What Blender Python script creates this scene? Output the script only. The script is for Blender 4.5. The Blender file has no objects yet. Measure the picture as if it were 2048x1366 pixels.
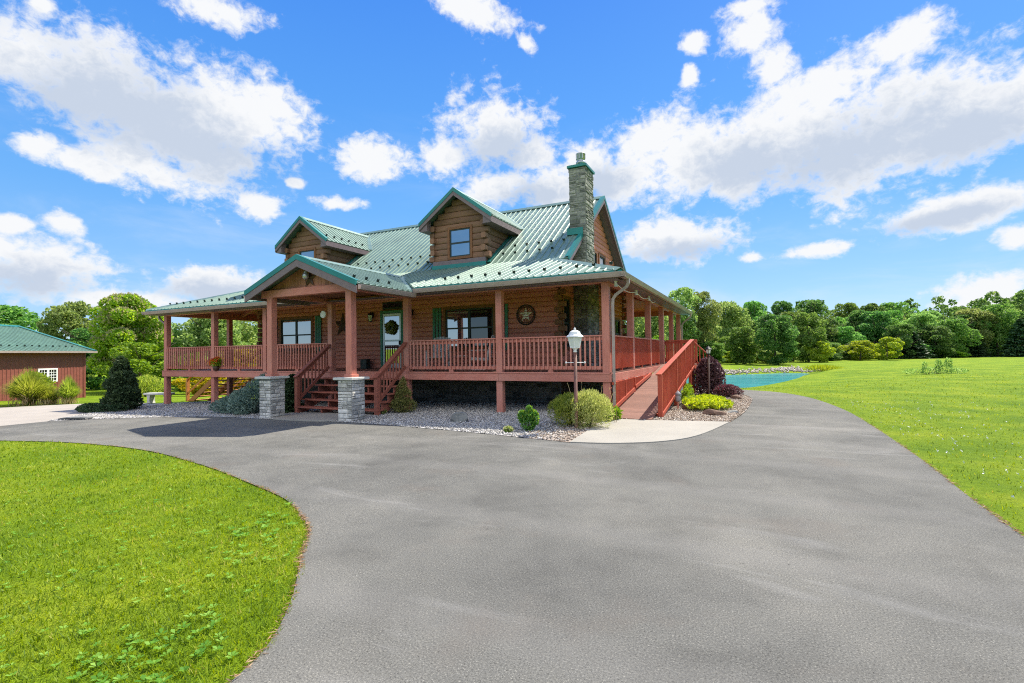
import bpy, bmesh, math, random
import numpy as np
from mathutils import Vector, Matrix
rnd = random.Random(7)
R = math.radians
scene = bpy.context.scene
COL = scene.collection

# ------------------------------------------------------------------ camera
cam_d = bpy.data.cameras.new('camera'); cam = bpy.data.objects.new('camera', cam_d); COL.objects.link(cam)
cam_d.sensor_width = 36.0; cam_d.lens = 17.51; cam_d.clip_end = 3000; cam_d.clip_start = 0.05
yaw, pitch, roll = R(-25.967), R(1.307), R(-0.828)
fw = Vector((math.sin(yaw)*math.cos(pitch), math.cos(yaw)*math.cos(pitch), math.sin(pitch)))
rt = Vector((math.cos(yaw), -math.sin(yaw), 0)); up = rt.cross(fw)
r2 = rt*math.cos(roll)+up*math.sin(roll); u2 = up*math.cos(roll)-rt*math.sin(roll)
CAM = Vector((3.285, -12.340, 1.631))
cam.matrix_world = Matrix(((r2.x,u2.x,-fw.x,CAM.x),(r2.y,u2.y,-fw.y,CAM.y),(r2.z,u2.z,-fw.z,CAM.z),(0,0,0,1)))
scene.camera = cam

# ------------------------------------------------------------------ light
SUN_EL, SUN_AZ = R(54), R(67)          # azimuth counter-clockwise from +x
sd = Vector((math.cos(SUN_AZ)*math.cos(SUN_EL), math.sin(SUN_AZ)*math.cos(SUN_EL), math.sin(SUN_EL)))
sun_d = bpy.data.lights.new('sun','SUN'); sun = bpy.data.objects.new('sun', sun_d); COL.objects.link(sun)
sun_d.energy = 3.3; sun_d.angle = R(0.55); sun_d.color = (1.0,0.93,0.80)
sun.rotation_euler = sd.to_track_quat('Z','Y').to_euler(); sun.location = (20,40,60)
scene.view_settings.view_transform = 'Standard'; scene.view_settings.look = 'None'
scene.view_settings.exposure = 1.35; scene.view_settings.gamma = 1.0
scene.view_settings.use_curve_mapping = False
scene.cycles.max_bounces = 7; scene.cycles.diffuse_bounces = 4; scene.cycles.glossy_bounces = 3
scene.cycles.transmission_bounces = 3; scene.cycles.transparent_max_bounces = 6
scene.cycles.sample_clamp_indirect = 6; scene.cycles.use_denoising = False; scene.cycles.filter_width = 1.1
scene.cycles.caustics_reflective = False; scene.cycles.caustics_refractive = False

world = bpy.data.worlds.new('World'); scene.world = world; world.use_nodes = True
def build_world():
    nt = world.node_tree; N = nt.nodes; L = nt.links; N.clear()
    def nd(t, **k):
        n = N.new(t)
        for a,b in k.items(): setattr(n,a,b)
        return n
    def math_(op, a, b=None, c=None, clamp=False):
        n = nd('ShaderNodeMath', operation=op); n.use_clamp = clamp
        for i,v in enumerate((a,b,c)):
            if v is None: continue
            if isinstance(v,(int,float)): n.inputs[i].default_value = v
            else: L.new(v, n.inputs[i])
        return n.outputs[0]
    out = nd('ShaderNodeOutputWorld'); bg = nd('ShaderNodeBackground'); bg.inputs['Strength'].default_value = 0.1
    L.new(bg.outputs[0], out.inputs[0])
    sky = nd('ShaderNodeTexSky', sky_type='NISHITA', sun_disc=False)
    sky.sun_elevation = SUN_EL; sky.sun_rotation = R(90)-SUN_AZ
    sky.air_density = 1.0; sky.dust_density = 0.5; sky.ozone_density = 3.0; sky.altitude = 300
    hsv = nd('ShaderNodeHueSaturation'); hsv.inputs['Saturation'].default_value = 1.25; hsv.inputs['Value'].default_value = 1.0
    L.new(sky.outputs[0], hsv.inputs['Color'])
    hsv.inputs['Value'].default_value = 0.8
    tc = nd('ShaderNodeTexCoord'); sep = nd('ShaderNodeSeparateXYZ'); L.new(tc.outputs['Generated'], sep.inputs[0])
    az = math_('MULTIPLY', math_('ARCTAN2', sep.outputs[0], sep.outputs[1]), 180/math.pi)
    el = math_('MULTIPLY', math_('ARCSINE', sep.outputs[2]), 180/math.pi)
    P = nd('ShaderNodeCombineXYZ'); L.new(az,P.inputs[0]); L.new(el,P.inputs[1])
    er = nd('ShaderNodeValToRGB'); L.new(math_('DIVIDE', el, 90.0, clamp=True), er.inputs[0])
    stops = [(0.0,(2.0,2.9,3.7)),(0.07,(1.25,2.35,3.8)),(0.17,(0.66,1.85,3.85)),(0.28,(0.42,1.5,3.8)),(0.42,(0.24,1.08,3.65)),(0.75,(0.18,0.8,2.9))]
    while len(er.color_ramp.elements) < len(stops): er.color_ramp.elements.new(0.5)
    for e_,(p_,c_) in zip(er.color_ramp.elements, stops): e_.position = p_; e_.color = (*c_,1)
    blue = nd('ShaderNodeMix', data_type='RGBA'); blue.inputs[0].default_value = 0.82
    L.new(hsv.outputs[0], blue.inputs[6]); L.new(er.outputs[0], blue.inputs[7])
    def noise(scale, detail, rough, off=0, dist=0.0, sx=1.0, sy=1.0):
        mp = nd('ShaderNodeMapping'); mp.inputs['Location'].default_value = (off,off*.7,off*.3); mp.inputs['Scale'].default_value=(sx,sy,1)
        L.new(P.outputs[0], mp.inputs[0])
        n = nd('ShaderNodeTexNoise', noise_dimensions='3D'); n.inputs['Scale'].default_value = scale
        n.inputs['Detail'].default_value = detail; n.inputs['Roughness'].default_value = rough; n.inputs['Distortion'].default_value = dist
        L.new(mp.outputs[0], n.inputs['Vector']); return n
    def field(blobs):
        acc = None
        for (u,v,a,b,rot) in blobs:
            m = nd('ShaderNodeMapping', vector_type='TEXTURE')
            m.inputs['Location'].default_value = (u,v,0); m.inputs['Rotation'].default_value = (0,0,R(rot)); m.inputs['Scale'].default_value = (a*1.25,b*1.25,1)
            L.new(P.outputs[0], m.inputs[0])
            ln = nd('ShaderNodeVectorMath', operation='LENGTH'); L.new(m.outputs[0], ln.inputs[0])
            f = math_('SUBTRACT', 1.0, ln.outputs['Value'])
            acc = f if acc is None else math_('SMOOTH_MAX', acc, f, 0.25)
        return acc
    n1 = noise(0.20, 9, 0.58, 13.0, 0.0, 1.0, 1.25); n2 = noise(0.75, 8, 0.64, 5.0, 0.3, 1.0, 1.3)
    d = math_('ADD', field(CLOUDS), math_('MULTIPLY', math_('SUBTRACT', n1.outputs['Fac'], 0.5), 1.55))
    d = math_('ADD', d, math_('MULTIPLY', math_('SUBTRACT', n2.outputs['Fac'], 0.5), 1.15))
    mr = nd('ShaderNodeMapRange', interpolation_type='SMOOTHSTEP'); mr.inputs['From Min'].default_value = 0.06; mr.inputs['From Max'].default_value = 0.62
    L.new(d, mr.inputs['Value'])
    # grey undersides
    g = math_('ADD', field(GREYS), math_('MULTIPLY', math_('SUBTRACT', n1.outputs['Fac'], 0.5), 1.2))
    g = math_('ADD', g, math_('MULTIPLY', math_('SUBTRACT', n2.outputs['Fac'], 0.5), 1.2))
    mg = nd('ShaderNodeMapRange', interpolation_type='SMOOTHSTEP'); mg.inputs['From Min'].default_value = -0.15; mg.inputs['From Max'].default_value = 0.75
    L.new(g, mg.inputs['Value'])
    cc = nd('ShaderNodeMix', data_type='RGBA'); cc.inputs[6].default_value = (3.7,3.76,3.85,1); cc.inputs[7].default_value = (2.3,2.62,3.15,1)
    L.new(mg.outputs[0], cc.inputs[0])
    # thin high veil near the horizon
    n3 = noise(0.11, 6, 0.6, 31.0, 0.6, 0.5, 1.9)
    veil = nd('ShaderNodeMapRange', interpolation_type='SMOOTHSTEP'); veil.inputs['From Min'].default_value = 0.46; veil.inputs['From Max'].default_value = 0.85
    L.new(n3.outputs['Fac'], veil.inputs['Value'])
    low = nd('ShaderNodeMapRange'); low.inputs['From Min'].default_value = 26; low.inputs['From Max'].default_value = 3; low.inputs['To Max'].default_value = 0.75; L.new(el, low.inputs['Value'])
    vf = math_('MULTIPLY', veil.outputs[0], low.outputs[0], clamp=True)
    mxv = nd('ShaderNodeMix', data_type='RGBA'); mxv.inputs[7].default_value = (3.0,3.4,3.9,1)
    L.new(vf, mxv.inputs[0]); L.new(blue.outputs[2], mxv.inputs[6])
    mx = nd('ShaderNodeMix', data_type='RGBA'); L.new(mr.outputs[0], mx.inputs[0]); L.new(mxv.outputs[2], mx.inputs[6]); L.new(cc.outputs[2], mx.inputs[7])
    # unseen bright clouds added behind the camera to fill the shaded house front
    dn = nd('ShaderNodeVectorMath', operation='DOT_PRODUCT'); L.new(tc.outputs['Generated'], dn.inputs[0]); dn.inputs[1].default_value = (0.438,-0.899,0)
    mb = nd('ShaderNodeMapRange', interpolation_type='SMOOTHSTEP'); mb.inputs['From Min'].default_value = 0.05; mb.inputs['From Max'].default_value = 0.45; L.new(dn.outputs['Value'], mb.inputs['Value'])
    n4 = nd('ShaderNodeTexNoise'); n4.inputs['Scale'].default_value = 2.6; n4.inputs['Detail'].default_value = 7; n4.inputs['Roughness'].default_value = 0.58; L.new(tc.outputs['Generated'], n4.inputs['Vector'])
    m4 = nd('ShaderNodeMapRange', interpolation_type='SMOOTHSTEP'); m4.inputs['From Min'].default_value = 0.40; m4.inputs['From Max'].default_value = 0.56; L.new(n4.outputs['Fac'], m4.inputs['Value'])
    up_ = nd('ShaderNodeMapRange'); up_.interpolation_type = 'SMOOTHSTEP'; up_.inputs['From Min'].default_value = 13; up_.inputs['From Max'].default_value = 24; L.new(el, up_.inputs['Value'])
    bf = math_('MULTIPLY', math_('MULTIPLY', mb.outputs[0], m4.outputs[0]), up_.outputs[0], clamp=True)
    mxb = nd('ShaderNodeMix', data_type='RGBA'); mxb.inputs[7].default_value = (9.0,8.7,8.2,1)
    L.new(bf, mxb.inputs[0]); L.new(mx.outputs[2], mxb.inputs[6])
    L.new(mxb.outputs[2], bg.inputs['Color'])
    world.cycles.sampling_method = 'MANUAL'; world.cycles.sample_map_resolution = 512
CLOUDS = [(-70.17, 23.97, 3.6, 3.0, 0), (-65.65, 22.79, 7.94, 4.62, -8), (-60.87, 21.17, 9.0, 5.44, -10), (-54.57, 23.08, 6.72, 4.15, 0), (-51.58, 24.7, 4.02, 3.29, 0), (-62.39, 17.47, 5.64, 1.71, -18), (-69.53, 17.5, 1.89, 1.31, 10), (-66.65, 16.79, 3.67, 1.06, -10), (-56.77, 18.93, 5.99, 1.71, 5), (-56.76, 31.37, 4.96, 1.41, 0), (-30.3, 35.0, 6.67, 1.67, -15), (-23.95, 32.12, 1.51, 0.93, -30), (-69.43, 27.77, 0.86, 0.61, 0), (-27.88, 24.08, 6.09, 4.15, 0), (-33.39, 21.66, 3.14, 2.11, 0), (-23.27, 22.03, 3.18, 2.26, 0), (-41.46, 20.72, 5.38, 2.07, 0), (-27.1, 18.5, 5.5, 2.2, 0), (-21.03, 18.1, 4.31, 2.52, 0), (-52.77, 15.04, 2.4, 1.46, 0), (-45.19, 16.11, 2.84, 0.91, 0), (-67.93, 11.52, 1.47, 1.0, 0), (-71.26, 10.86, 1.32, 0.95, 0), (-49.44, 17.79, 0.98, 0.49, 0), (-69.47, 7.26, 4.56, 2.89, 0), (-72.37, 8.73, 2.47, 1.56, 0), (-56.35, 7.04, 5.58, 2.06, 0), (-63.83, 5.3, 7.19, 0.99, 0), (-10.57, 22.39, 6.2, 2.79, 10), (-4.87, 19.51, 10.08, 4.59, 0), (2.8, 20.59, 8.92, 5.82, 5), (10.59, 18.67, 9.38, 5.24, 3), (16.49, 18.71, 6.33, 5.01, 5), (6.36, 23.91, 4.98, 2.89, 0), (20.67, 19.23, 3.29, 3.21, 0), (13.36, 25.99, 3.84, 1.76, 0), (0.31, 29.85, 2.81, 2.18, 0), (-0.1, 32.1, 2.84, 0.84, 0), (2.31, 27.16, 2.71, 2.45, 0), (-5.2, 30.35, 1.53, 0.98, 0), (-13.67, 18.45, 3.04, 3.18, 0), (-16.71, 20.45, 3.11, 3.04, 0), (-1.48, 16.85, 3.84, 1.45, 0), (-7.61, 12.05, 6.24, 2.63, 0), (5.98, 9.55, 3.95, 0.86, 0), (-0.13, 9.41, 1.31, 0.66, 0), (15.65, 11.44, 5.5, 1.87, 8), (18.75, 12.02, 2.63, 1.34, 10), (19.82, 8.76, 1.69, 1.02, 0), (17.34, 4.07, 3.97, 1.88, 0), (-5.68, 27.69, 0.92, 1.04, 0)]
GREYS = [(-63.51, 21.58, 8.42, 3.62, -8), (-58.86, 19.88, 8.19, 2.61, -5), (-67.33, 21.55, 3.94, 2.29, 0), (-27.04, 22.35, 4.64, 2.5, 0), (-70.07, 6.59, 3.57, 1.64, 0), (8.65, 18.26, 9.44, 3.02, 4), (-0.01, 18.55, 6.56, 2.59, 0), (16.77, 17.45, 5.01, 2.33, 5), (-7.12, 10.85, 4.65, 1.16, 0), (14.98, 10.93, 4.29, 0.93, 8), (-15.62, 18.33, 3.36, 2.07, 0), (-56.35, 6.4, 4.72, 1.28, 0), (-23.64, 17.65, 4.62, 1.59, 0)]
build_world()

# ------------------------------------------------------------------ helpers
def link(o, parent=None):
    COL.objects.link(o)
    if parent is not None: o.parent = parent
    return o
def tag(o, label=None, cat=None, group=None, kind=None):
    if label: o['label'] = label
    if cat: o['category'] = cat
    if group: o['group'] = group
    if kind: o['kind'] = kind
    return o
def thing(name, label, cat, loc=(0,0,0), rz=0, group=None):
    o = bpy.data.objects.new(name, None); o.location = loc; o.rotation_euler = (0,0,rz); o.empty_display_size = .2
    link(o); return tag(o, label, cat, group)
class MB:
    """collects geometry of one mesh object"""
    def __init__(s): s.v=[]; s.f=[]; s.m=[]; s.sm=[]
    def add(s, vs, fs, mi=0, smooth=False):
        b=len(s.v); s.v.extend([tuple(v) for v in vs])
        for f in fs: s.f.append([b+i for i in f]); s.m.append(mi); s.sm.append(smooth)
    def box(s,x0,x1,y0,y1,z0,z1,mi=0,jit=0):
        j=lambda:rnd.uniform(-jit,jit) if jit else 0
        vs=[(x+j(),y+j(),z+j()) for z in (z0,z1) for y in (y0,y1) for x in (x0,x1)]
        s.add(vs,[(0,2,3,1),(4,5,7,6),(0,1,5,4),(2,6,7,3),(0,4,6,2),(1,3,7,5)],mi)
    def beam(s,p,q,w,h,upv=(0,0,1),mi=0):
        """box from p to q, width w sideways, height h along upv, centred"""
        p=Vector(p);q=Vector(q);d=(q-p).normalized();u=Vector(upv);sd_=d.cross(u)
        if sd_.length<1e-6: sd_=d.cross(Vector((1,0,0)))
        sd_.normalize();u=sd_.cross(d).normalized()
        vs=[]
        for c in (p,q):
            for a,b in ((-1,-1),(1,-1),(1,1),(-1,1)): vs.append(c+sd_*(a*w/2)+u*(b*h/2))
        s.add(vs,[(3,2,1,0),(4,5,6,7),(0,1,5,4),(1,2,6,5),(2,3,7,6),(3,0,4,7)],mi)
    def prism(s,poly,off,mi=0):
        """polygon of 3D points extruded by vector off"""
        n=len(poly);o=Vector(off);vs=[Vector(p) for p in poly]+[Vector(p)+o for p in poly]
        s.add(vs,[tuple(range(n-1,-1,-1)),tuple(range(n,2*n))]+[(i,(i+1)%n,(i+1)%n+n,i+n) for i in range(n)],mi)
    def poly(s,pts,mi=0): s.add(pts,[tuple(range(len(pts)))],mi)
    def extr(s,prof,p,q,upv=(0,0,1),mi=0,caps=True,smooth=False):
        """2D profile (side,up) swept from p to q"""
        p=Vector(p);q=Vector(q);d=(q-p).normalized();u=Vector(upv);sv=d.cross(u).normalized();u=sv.cross(d)
        n=len(prof);vs=[c+sv*a+u*b for c in (p,q) for a,b in prof]
        fs=[(i,(i+1)%n,(i+1)%n+n,i+n) for i in range(n)]
        if caps: fs+= [tuple(range(n-1,-1,-1)),tuple(range(n,2*n))]
        s.add(vs,fs,mi,smooth)
    def tube(s,pts,rad,n=8,mi=0,smooth=True):
        pts=[Vector(p) for p in pts]; rs=rad if isinstance(rad,(list,tuple)) else [rad]*len(pts)
        vs=[];fs=[];pu=None
        for i,p in enumerate(pts):
            d=(pts[min(i+1,len(pts)-1)]-pts[max(i-1,0)]).normalized()
            if pu is None: pu=d.orthogonal().normalized()
            else: pu=(pu-d*pu.dot(d)).normalized()
            w=d.cross(pu)
            for k in range(n):
                a=2*math.pi*k/n; vs.append(p+(pu*math.cos(a)+w*math.sin(a))*rs[i])
        for i in range(len(pts)-1):
            for k in range(n): fs.append((i*n+k,i*n+(k+1)%n,(i+1)*n+(k+1)%n,(i+1)*n+k))
        fs+=[tuple(range(n-1,-1,-1)),tuple(range((len(pts)-1)*n,len(pts)*n))]
        s.add(vs,fs,mi,smooth)
    def lathe(s,prof,c=(0,0,0),n=16,mi=0,smooth=True,a0=0):
        """prof: list of (r,z)"""
        vs=[];fs=[]
        for r,z in prof:
            for k in range(n):
                a=a0+2*math.pi*k/n; vs.append((c[0]+r*math.cos(a),c[1]+r*math.sin(a),c[2]+z))
        for i in range(len(prof)-1):
            for k in range(n): fs.append((i*n+k,i*n+(k+1)%n,(i+1)*n+(k+1)%n,(i+1)*n+k))
        if prof[0][0]>1e-4: fs.append(tuple(range(n-1,-1,-1)))
        if prof[-1][0]>1e-4: fs.append(tuple(range((len(prof)-1)*n,len(prof)*n)))
        s.add(vs,fs,mi,smooth)
    def build(s,name,mats,parent=None,bevel=0,label=None,fixn=True):
        me=bpy.data.meshes.new(name); me.from_pydata(s.v,[],s.f)
        if not isinstance(mats,(list,tuple)): mats=[mats]
        for m in mats: me.materials.append(m)
        if len(mats)>1: me.polygons.foreach_set('material_index',s.m)
        me.polygons.foreach_set('use_smooth',s.sm)
        if fixn:
            bm=bmesh.new(); bm.from_mesh(me); bmesh.ops.recalc_face_normals(bm,faces=bm.faces); bm.to_mesh(me); bm.free()
        me.update()
        o=link(bpy.data.objects.new(name,me),parent)
        if bevel:
            b=o.modifiers.new('bevel','BEVEL'); b.width=bevel; b.segments=2; b.limit_method='ANGLE'; b.angle_limit=R(40)
        if label: o['label']=label
        return o
def smooth01(a,b,x):
    t=min(max((x-a)/(b-a),0),1); return t*t*(3-2*t)

# ------------------------------------------------------------------ materials
def mk(name, rough=.6, spec=.3):
    m=bpy.data.materials.new(name); m.use_nodes=True; nt=m.node_tree; b=nt.nodes['Principled BSDF']
    b.inputs['Roughness'].default_value=rough; b.inputs['Specular IOR Level'].default_value=spec
    return m,nt,b
def nn(nt,t,**k):
    n=nt.nodes.new(t)
    for a,b in k.items(): setattr(n,a,b)
    return n
def tex_noise(nt,scale=5,detail=4,rough=.6,mscale=(1,1,1),coord='Object',dist=0,rot=(0,0,0)):
    tc=nn(nt,'ShaderNodeTexCoord'); mp=nn(nt,'ShaderNodeMapping'); mp.inputs['Scale'].default_value=mscale; mp.inputs['Rotation'].default_value=rot
    nt.links.new(tc.outputs[coord],mp.inputs[0])
    n=nn(nt,'ShaderNodeTexNoise'); n.inputs['Scale'].default_value=scale; n.inputs['Detail'].default_value=detail; n.inputs['Roughness'].default_value=rough; n.inputs['Distortion'].default_value=dist
    nt.links.new(mp.outputs[0],n.inputs['Vector']); return n.outputs['Fac']
def ramp(nt,fac,stops):
    r=nn(nt,'ShaderNodeValToRGB'); e=r.color_ramp.elements
    while len(e)<len(stops): e.new(.5)
    for i,(p,c) in enumerate(stops): e[i].position=p; e[i].color=(c[0],c[1],c[2],1)
    nt.links.new(fac,r.inputs[0]); return r.outputs[0]
def mixc(nt,a,b,fac,mode='MIX'):
    m=nn(nt,'ShaderNodeMix',data_type='RGBA',blend_type=mode)
    for s,v in ((0,fac),(6,a),(7,b)):
        if isinstance(v,(int,float)): m.inputs[s].default_value=v
        elif isinstance(v,tuple): m.inputs[s].default_value=(v[0],v[1],v[2],1)
        else: nt.links.new(v,m.inputs[s])
    return m.outputs[2]
def fmath(nt,op,a,b=None,clamp=False):
    m=nn(nt,'ShaderNodeMath',operation=op); m.use_clamp=clamp
    for i,v in enumerate((a,b)):
        if v is None: continue
        if isinstance(v,(int,float)): m.inputs[i].default_value=v
        else: nt.links.new(v,m.inputs[i])
    return m.outputs[0]
def rnd_island(nt): return nn(nt,'ShaderNodeNewGeometry').outputs['Random Per Island']
def bump(nt,b,h,strength=.3,dist=.02):
    n=nn(nt,'ShaderNodeBump'); n.inputs['Strength'].default_value=strength; n.inputs['Distance'].default_value=dist
    nt.links.new(h,n.inputs['Height']); nt.links.new(n.outputs[0],b.inputs['Normal'])
def plain(name,col,rough=.5,spec=.4,metal=0,var=.15,scale=6):
    m,nt,b=mk(name,rough,spec); b.inputs['Metallic'].default_value=metal
    f=tex_noise(nt,scale,5,.65)
    c=ramp(nt,f,[(.3,tuple(x*(1-var) for x in col)),(.7,tuple(min(1,x*(1+var)) for x in col))])
    nt.links.new(c,b.inputs['Base Color'])
    r=fmath(nt,'ADD',fmath(nt,'MULTIPLY',f,.25),rough-.12); nt.links.new(r,b.inputs['Roughness'])
    return m
def wood(name,c0,c1,gscale=(2,2,28),rough=.6,isl=.35,weather=None,bs=.25):
    m,nt,b=mk(name,rough,.25)
    g=tex_noise(nt,3,6,.65,gscale,dist=.4)
    big=tex_noise(nt,.9,4,.6)
    c=ramp(nt,g,[(.28,c0),(.72,c1)])
    i=fmath(nt,'ADD',fmath(nt,'MULTIPLY',rnd_island(nt),isl),1-isl/2)
    cc=nn(nt,'ShaderNodeCombineColor')
    for k in range(3): nt.links.new(i,cc.inputs[k])
    c=mixc(nt,c,cc.outputs[0],1.0,'MULTIPLY')
    if weather:
        w=fmath(nt,'MULTIPLY',fmath(nt,'SUBTRACT',big,.42,True),2.2,True)
        c=mixc(nt,c,weather,w)
    nt.links.new(c,b.inputs['Base Color']); bump(nt,b,g,bs,.01); return m
M={}
M['log']=wood('log_stain',(.40,.135,.088),(.68,.265,.185),(1.2,1.2,22),.55,.35,weather=(.56,.23,.16))
M['logd']=wood('dormer_log_stain',(.145,.070,.040),(.30,.155,.092),(1.5,1.5,24),.6,.5,weather=(.21,.13,.082))
M['logend']=wood('log_end',(.13,.06,.03),(.34,.17,.085),(9,9,9),.7,.4)
M['red']=wood('red_stain',(.43,.140,.100),(.62,.245,.185),(14,14,1.4),.5,.3,weather=(.58,.28,.22))
M['redh']=wood('red_stain_horizontal',(.42,.132,.095),(.60,.235,.18),(1.4,1.4,14),.5,.3,weather=(.57,.27,.21))
M['brightred']=wood('ramp_red_stain',(.32,.048,.024),(.50,.10,.052),(14,14,1.4),.5,.22)
M['panel']=wood('gable_board',(.34,.13,.085),(.55,.24,.165),(16,16,1.2),.6,.4)
M['deck']=wood('deck_board',(.155,.075,.055),(.245,.125,.095),(3,12,3),.6,.3)
M['gold']=wood('new_lumber',(.42,.17,.05),(.60,.27,.09),(8,8,2),.6,.25)
M['tread']=wood('tread_stain',(.24,.075,.05),(.38,.13,.09),(1.2,10,6),.6,.3)
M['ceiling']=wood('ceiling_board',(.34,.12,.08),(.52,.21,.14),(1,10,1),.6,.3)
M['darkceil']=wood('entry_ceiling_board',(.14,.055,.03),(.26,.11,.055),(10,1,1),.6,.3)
def metal_roof(name,c):
    m,nt,b=mk(name,.34,.5)
    f=tex_noise(nt,1.3,5,.6); f2=tex_noise(nt,30,3,.6)
    nt.links.new(ramp(nt,f,[(.3,tuple(x*.85 for x in c)),(.7,tuple(x*1.18 for x in c))]),b.inputs['Base Color'])
    nt.links.new(fmath(nt,'ADD',fmath(nt,'MULTIPLY',f,.16),.40),b.inputs['Roughness']); b.inputs['Metallic'].default_value=.25
    bump(nt,b,f2,.03,.01); b.inputs['Coat Weight'].default_value=.3; b.inputs['Coat Roughness'].default_value=.2; return m
M['roof']=metal_roof('green_metal',(.16,.245,.192))
M['teal']=metal_roof('green_trim',(.010,.17,.15))
M['barnroof']=metal_roof('barn_green_metal',(.10,.195,.135))
M['fascia']=plain('brown_fascia',(.17,.125,.13),.5)
M['gutter']=plain('brown_gutter',(.33,.265,.235),.38,.5)
M['guard']=plain('snow_guard_dark',(.012,.025,.02),.5)
M['black']=plain('black_iron',(.016,.015,.014),.5)
M['darkframe']=plain('dark_green_sash',(.018,.032,.030),.45)
M['green']=plain('shutter_green',(.05,.21,.135),.5,var=.25)
M['casing']=wood('casing',(.13,.055,.022),(.25,.11,.05),(10,10,3),.55,.3)
M['white']=plain('white_paint',(.78,.78,.76),.5,var=.05)
M['tank']=plain('tank_white',(.66,.67,.66),.45,var=.12)
M['grey']=plain('weathered_grey',(.30,.30,.31),.75,var=.3)
M['bronze']=plain('dark_bronze',(.07,.035,.02),.5)
M['postbrown']=plain('lamp_post_brown',(.17,.075,.055),.55,var=.25)
M['steel']=plain('galvanised_steel',(.45,.46,.47),.35,.5,.7)
M['lampwhite']=plain('lamp_cap_white',(.72,.72,.70),.4)
def glass(name,dark,gl,rough=.02,tint=(1,1,1)):
    m=bpy.data.materials.new(name); m.use_nodes=True; nt=m.node_tree; nt.nodes.clear()
    o=nn(nt,'ShaderNodeOutputMaterial'); mx=nn(nt,'ShaderNodeMixShader'); d=nn(nt,'ShaderNodeBsdfDiffuse'); g=nn(nt,'ShaderNodeBsdfGlossy')
    f=tex_noise(nt,1.6,3,.6); c=ramp(nt,f,[(.35,tuple(x*.4 for x in dark)),(.7,tuple(x*1.6 for x in dark))])
    nt.links.new(c,d.inputs[0]); g.inputs['Roughness'].default_value=rough; g.inputs[0].default_value=(*tint,1)
    lw=nn(nt,'ShaderNodeLayerWeight'); lw.inputs[0].default_value=.2
    nt.links.new(fmath(nt,'ADD',fmath(nt,'MULTIPLY',lw.outputs['Fresnel'],gl),gl,True),mx.inputs[0])
    bn=nn(nt,'ShaderNodeBump'); bn.inputs['Strength'].default_value=.05; bn.inputs['Distance'].default_value=.02
    nt.links.new(tex_noise(nt,1.1,2,.5),bn.inputs['Height']); nt.links.new(bn.outputs[0],g.inputs['Normal'])
    nt.links.new(d.outputs[0],mx.inputs[1]); nt.links.new(g.outputs[0],mx.inputs[2]); nt.links.new(mx.outputs[0],o.inputs[0]); return m
M['pane']=glass('window_glass',(.035,.04,.045),.40)
M['panedk']=glass('window_glass_dark',(.012,.016,.016),.10)
M['frost']=plain('lamp_glass',(.62,.66,.60),.15,.6,var=.12,scale=30)
def stone_mat(name,stops,isl=True,bscale=9):
    m,nt,b=mk(name,.85,.2)
    i=rnd_island(nt); c=ramp(nt,i,stops)
    f=tex_noise(nt,bscale,8,.7); c2=ramp(nt,f,[(.3,(.55,.55,.55)),(.7,(1.25,1.25,1.22))])
    c=mixc(nt,c,c2,1.0,'MULTIPLY'); nt.links.new(c,b.inputs['Base Color'])
    f2=tex_noise(nt,bscale*2.5,6,.7); bump(nt,b,fmath(nt,'ADD',f,fmath(nt,'MULTIPLY',f2,.5)),.7,.03); return m
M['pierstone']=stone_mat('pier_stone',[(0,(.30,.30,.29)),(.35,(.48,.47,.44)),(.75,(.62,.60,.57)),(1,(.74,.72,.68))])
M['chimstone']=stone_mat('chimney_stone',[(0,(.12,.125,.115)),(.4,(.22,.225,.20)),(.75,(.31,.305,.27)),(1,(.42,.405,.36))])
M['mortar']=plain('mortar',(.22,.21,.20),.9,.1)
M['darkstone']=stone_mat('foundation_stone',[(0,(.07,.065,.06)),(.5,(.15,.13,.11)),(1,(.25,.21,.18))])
M['capstone']=plain('cap_stone',(.52,.52,.49),.8,.2,var=.12,scale=14)
M['rock']=stone_mat('boulder_stone',[(0,(.20,.20,.19)),(1,(.26,.26,.25))],bscale=5)
M['brownrock']=stone_mat('brown_boulder_stone',[(0,(.15,.09,.065)),(1,(.24,.16,.12))],bscale=5)

# ------------------------------------------------------------------ terrain
POND=[(-9,29.5),(-5,31.4),(-1.7,32.4),(0.6,33.2),(2.9,35.4),(5.4,37.8),(6.8,38.4),(7.4,37.1),(6.6,33.5),(5.9,30.1),(4.9,26.4),(4.1,23.5),(3.2,20.6),(2.4,18.7),(1.2,17.6),(-1.5,17.4),(-6,19),(-10,22),(-12,26)]
def seg_dist(px,py,poly):
    X=np.asarray(px,float);Y=np.asarray(py,float); d=np.full(X.shape,1e9); ins=np.zeros(X.shape,bool); n=len(poly)
    for i in range(n):
        x0,y0=poly[i];x1,y1=poly[(i+1)%n];dx,dy=x1-x0,y1-y0
        t=np.clip(((X-x0)*dx+(Y-y0)*dy)/(dx*dx+dy*dy),0,1)
        d=np.minimum(d,np.hypot(X-x0-t*dx,Y-y0-t*dy))
        if dy!=0:
            c=((y0>Y)!=(y1>Y))&(X<(x1-x0)*(Y-y0)/dy+x0); ins^=c
    return np.where(ins,-d,d)
def sstep(a,b,x):
    t=np.clip((x-a)/(b-a),0,1); return t*t*(3-2*t)
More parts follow.
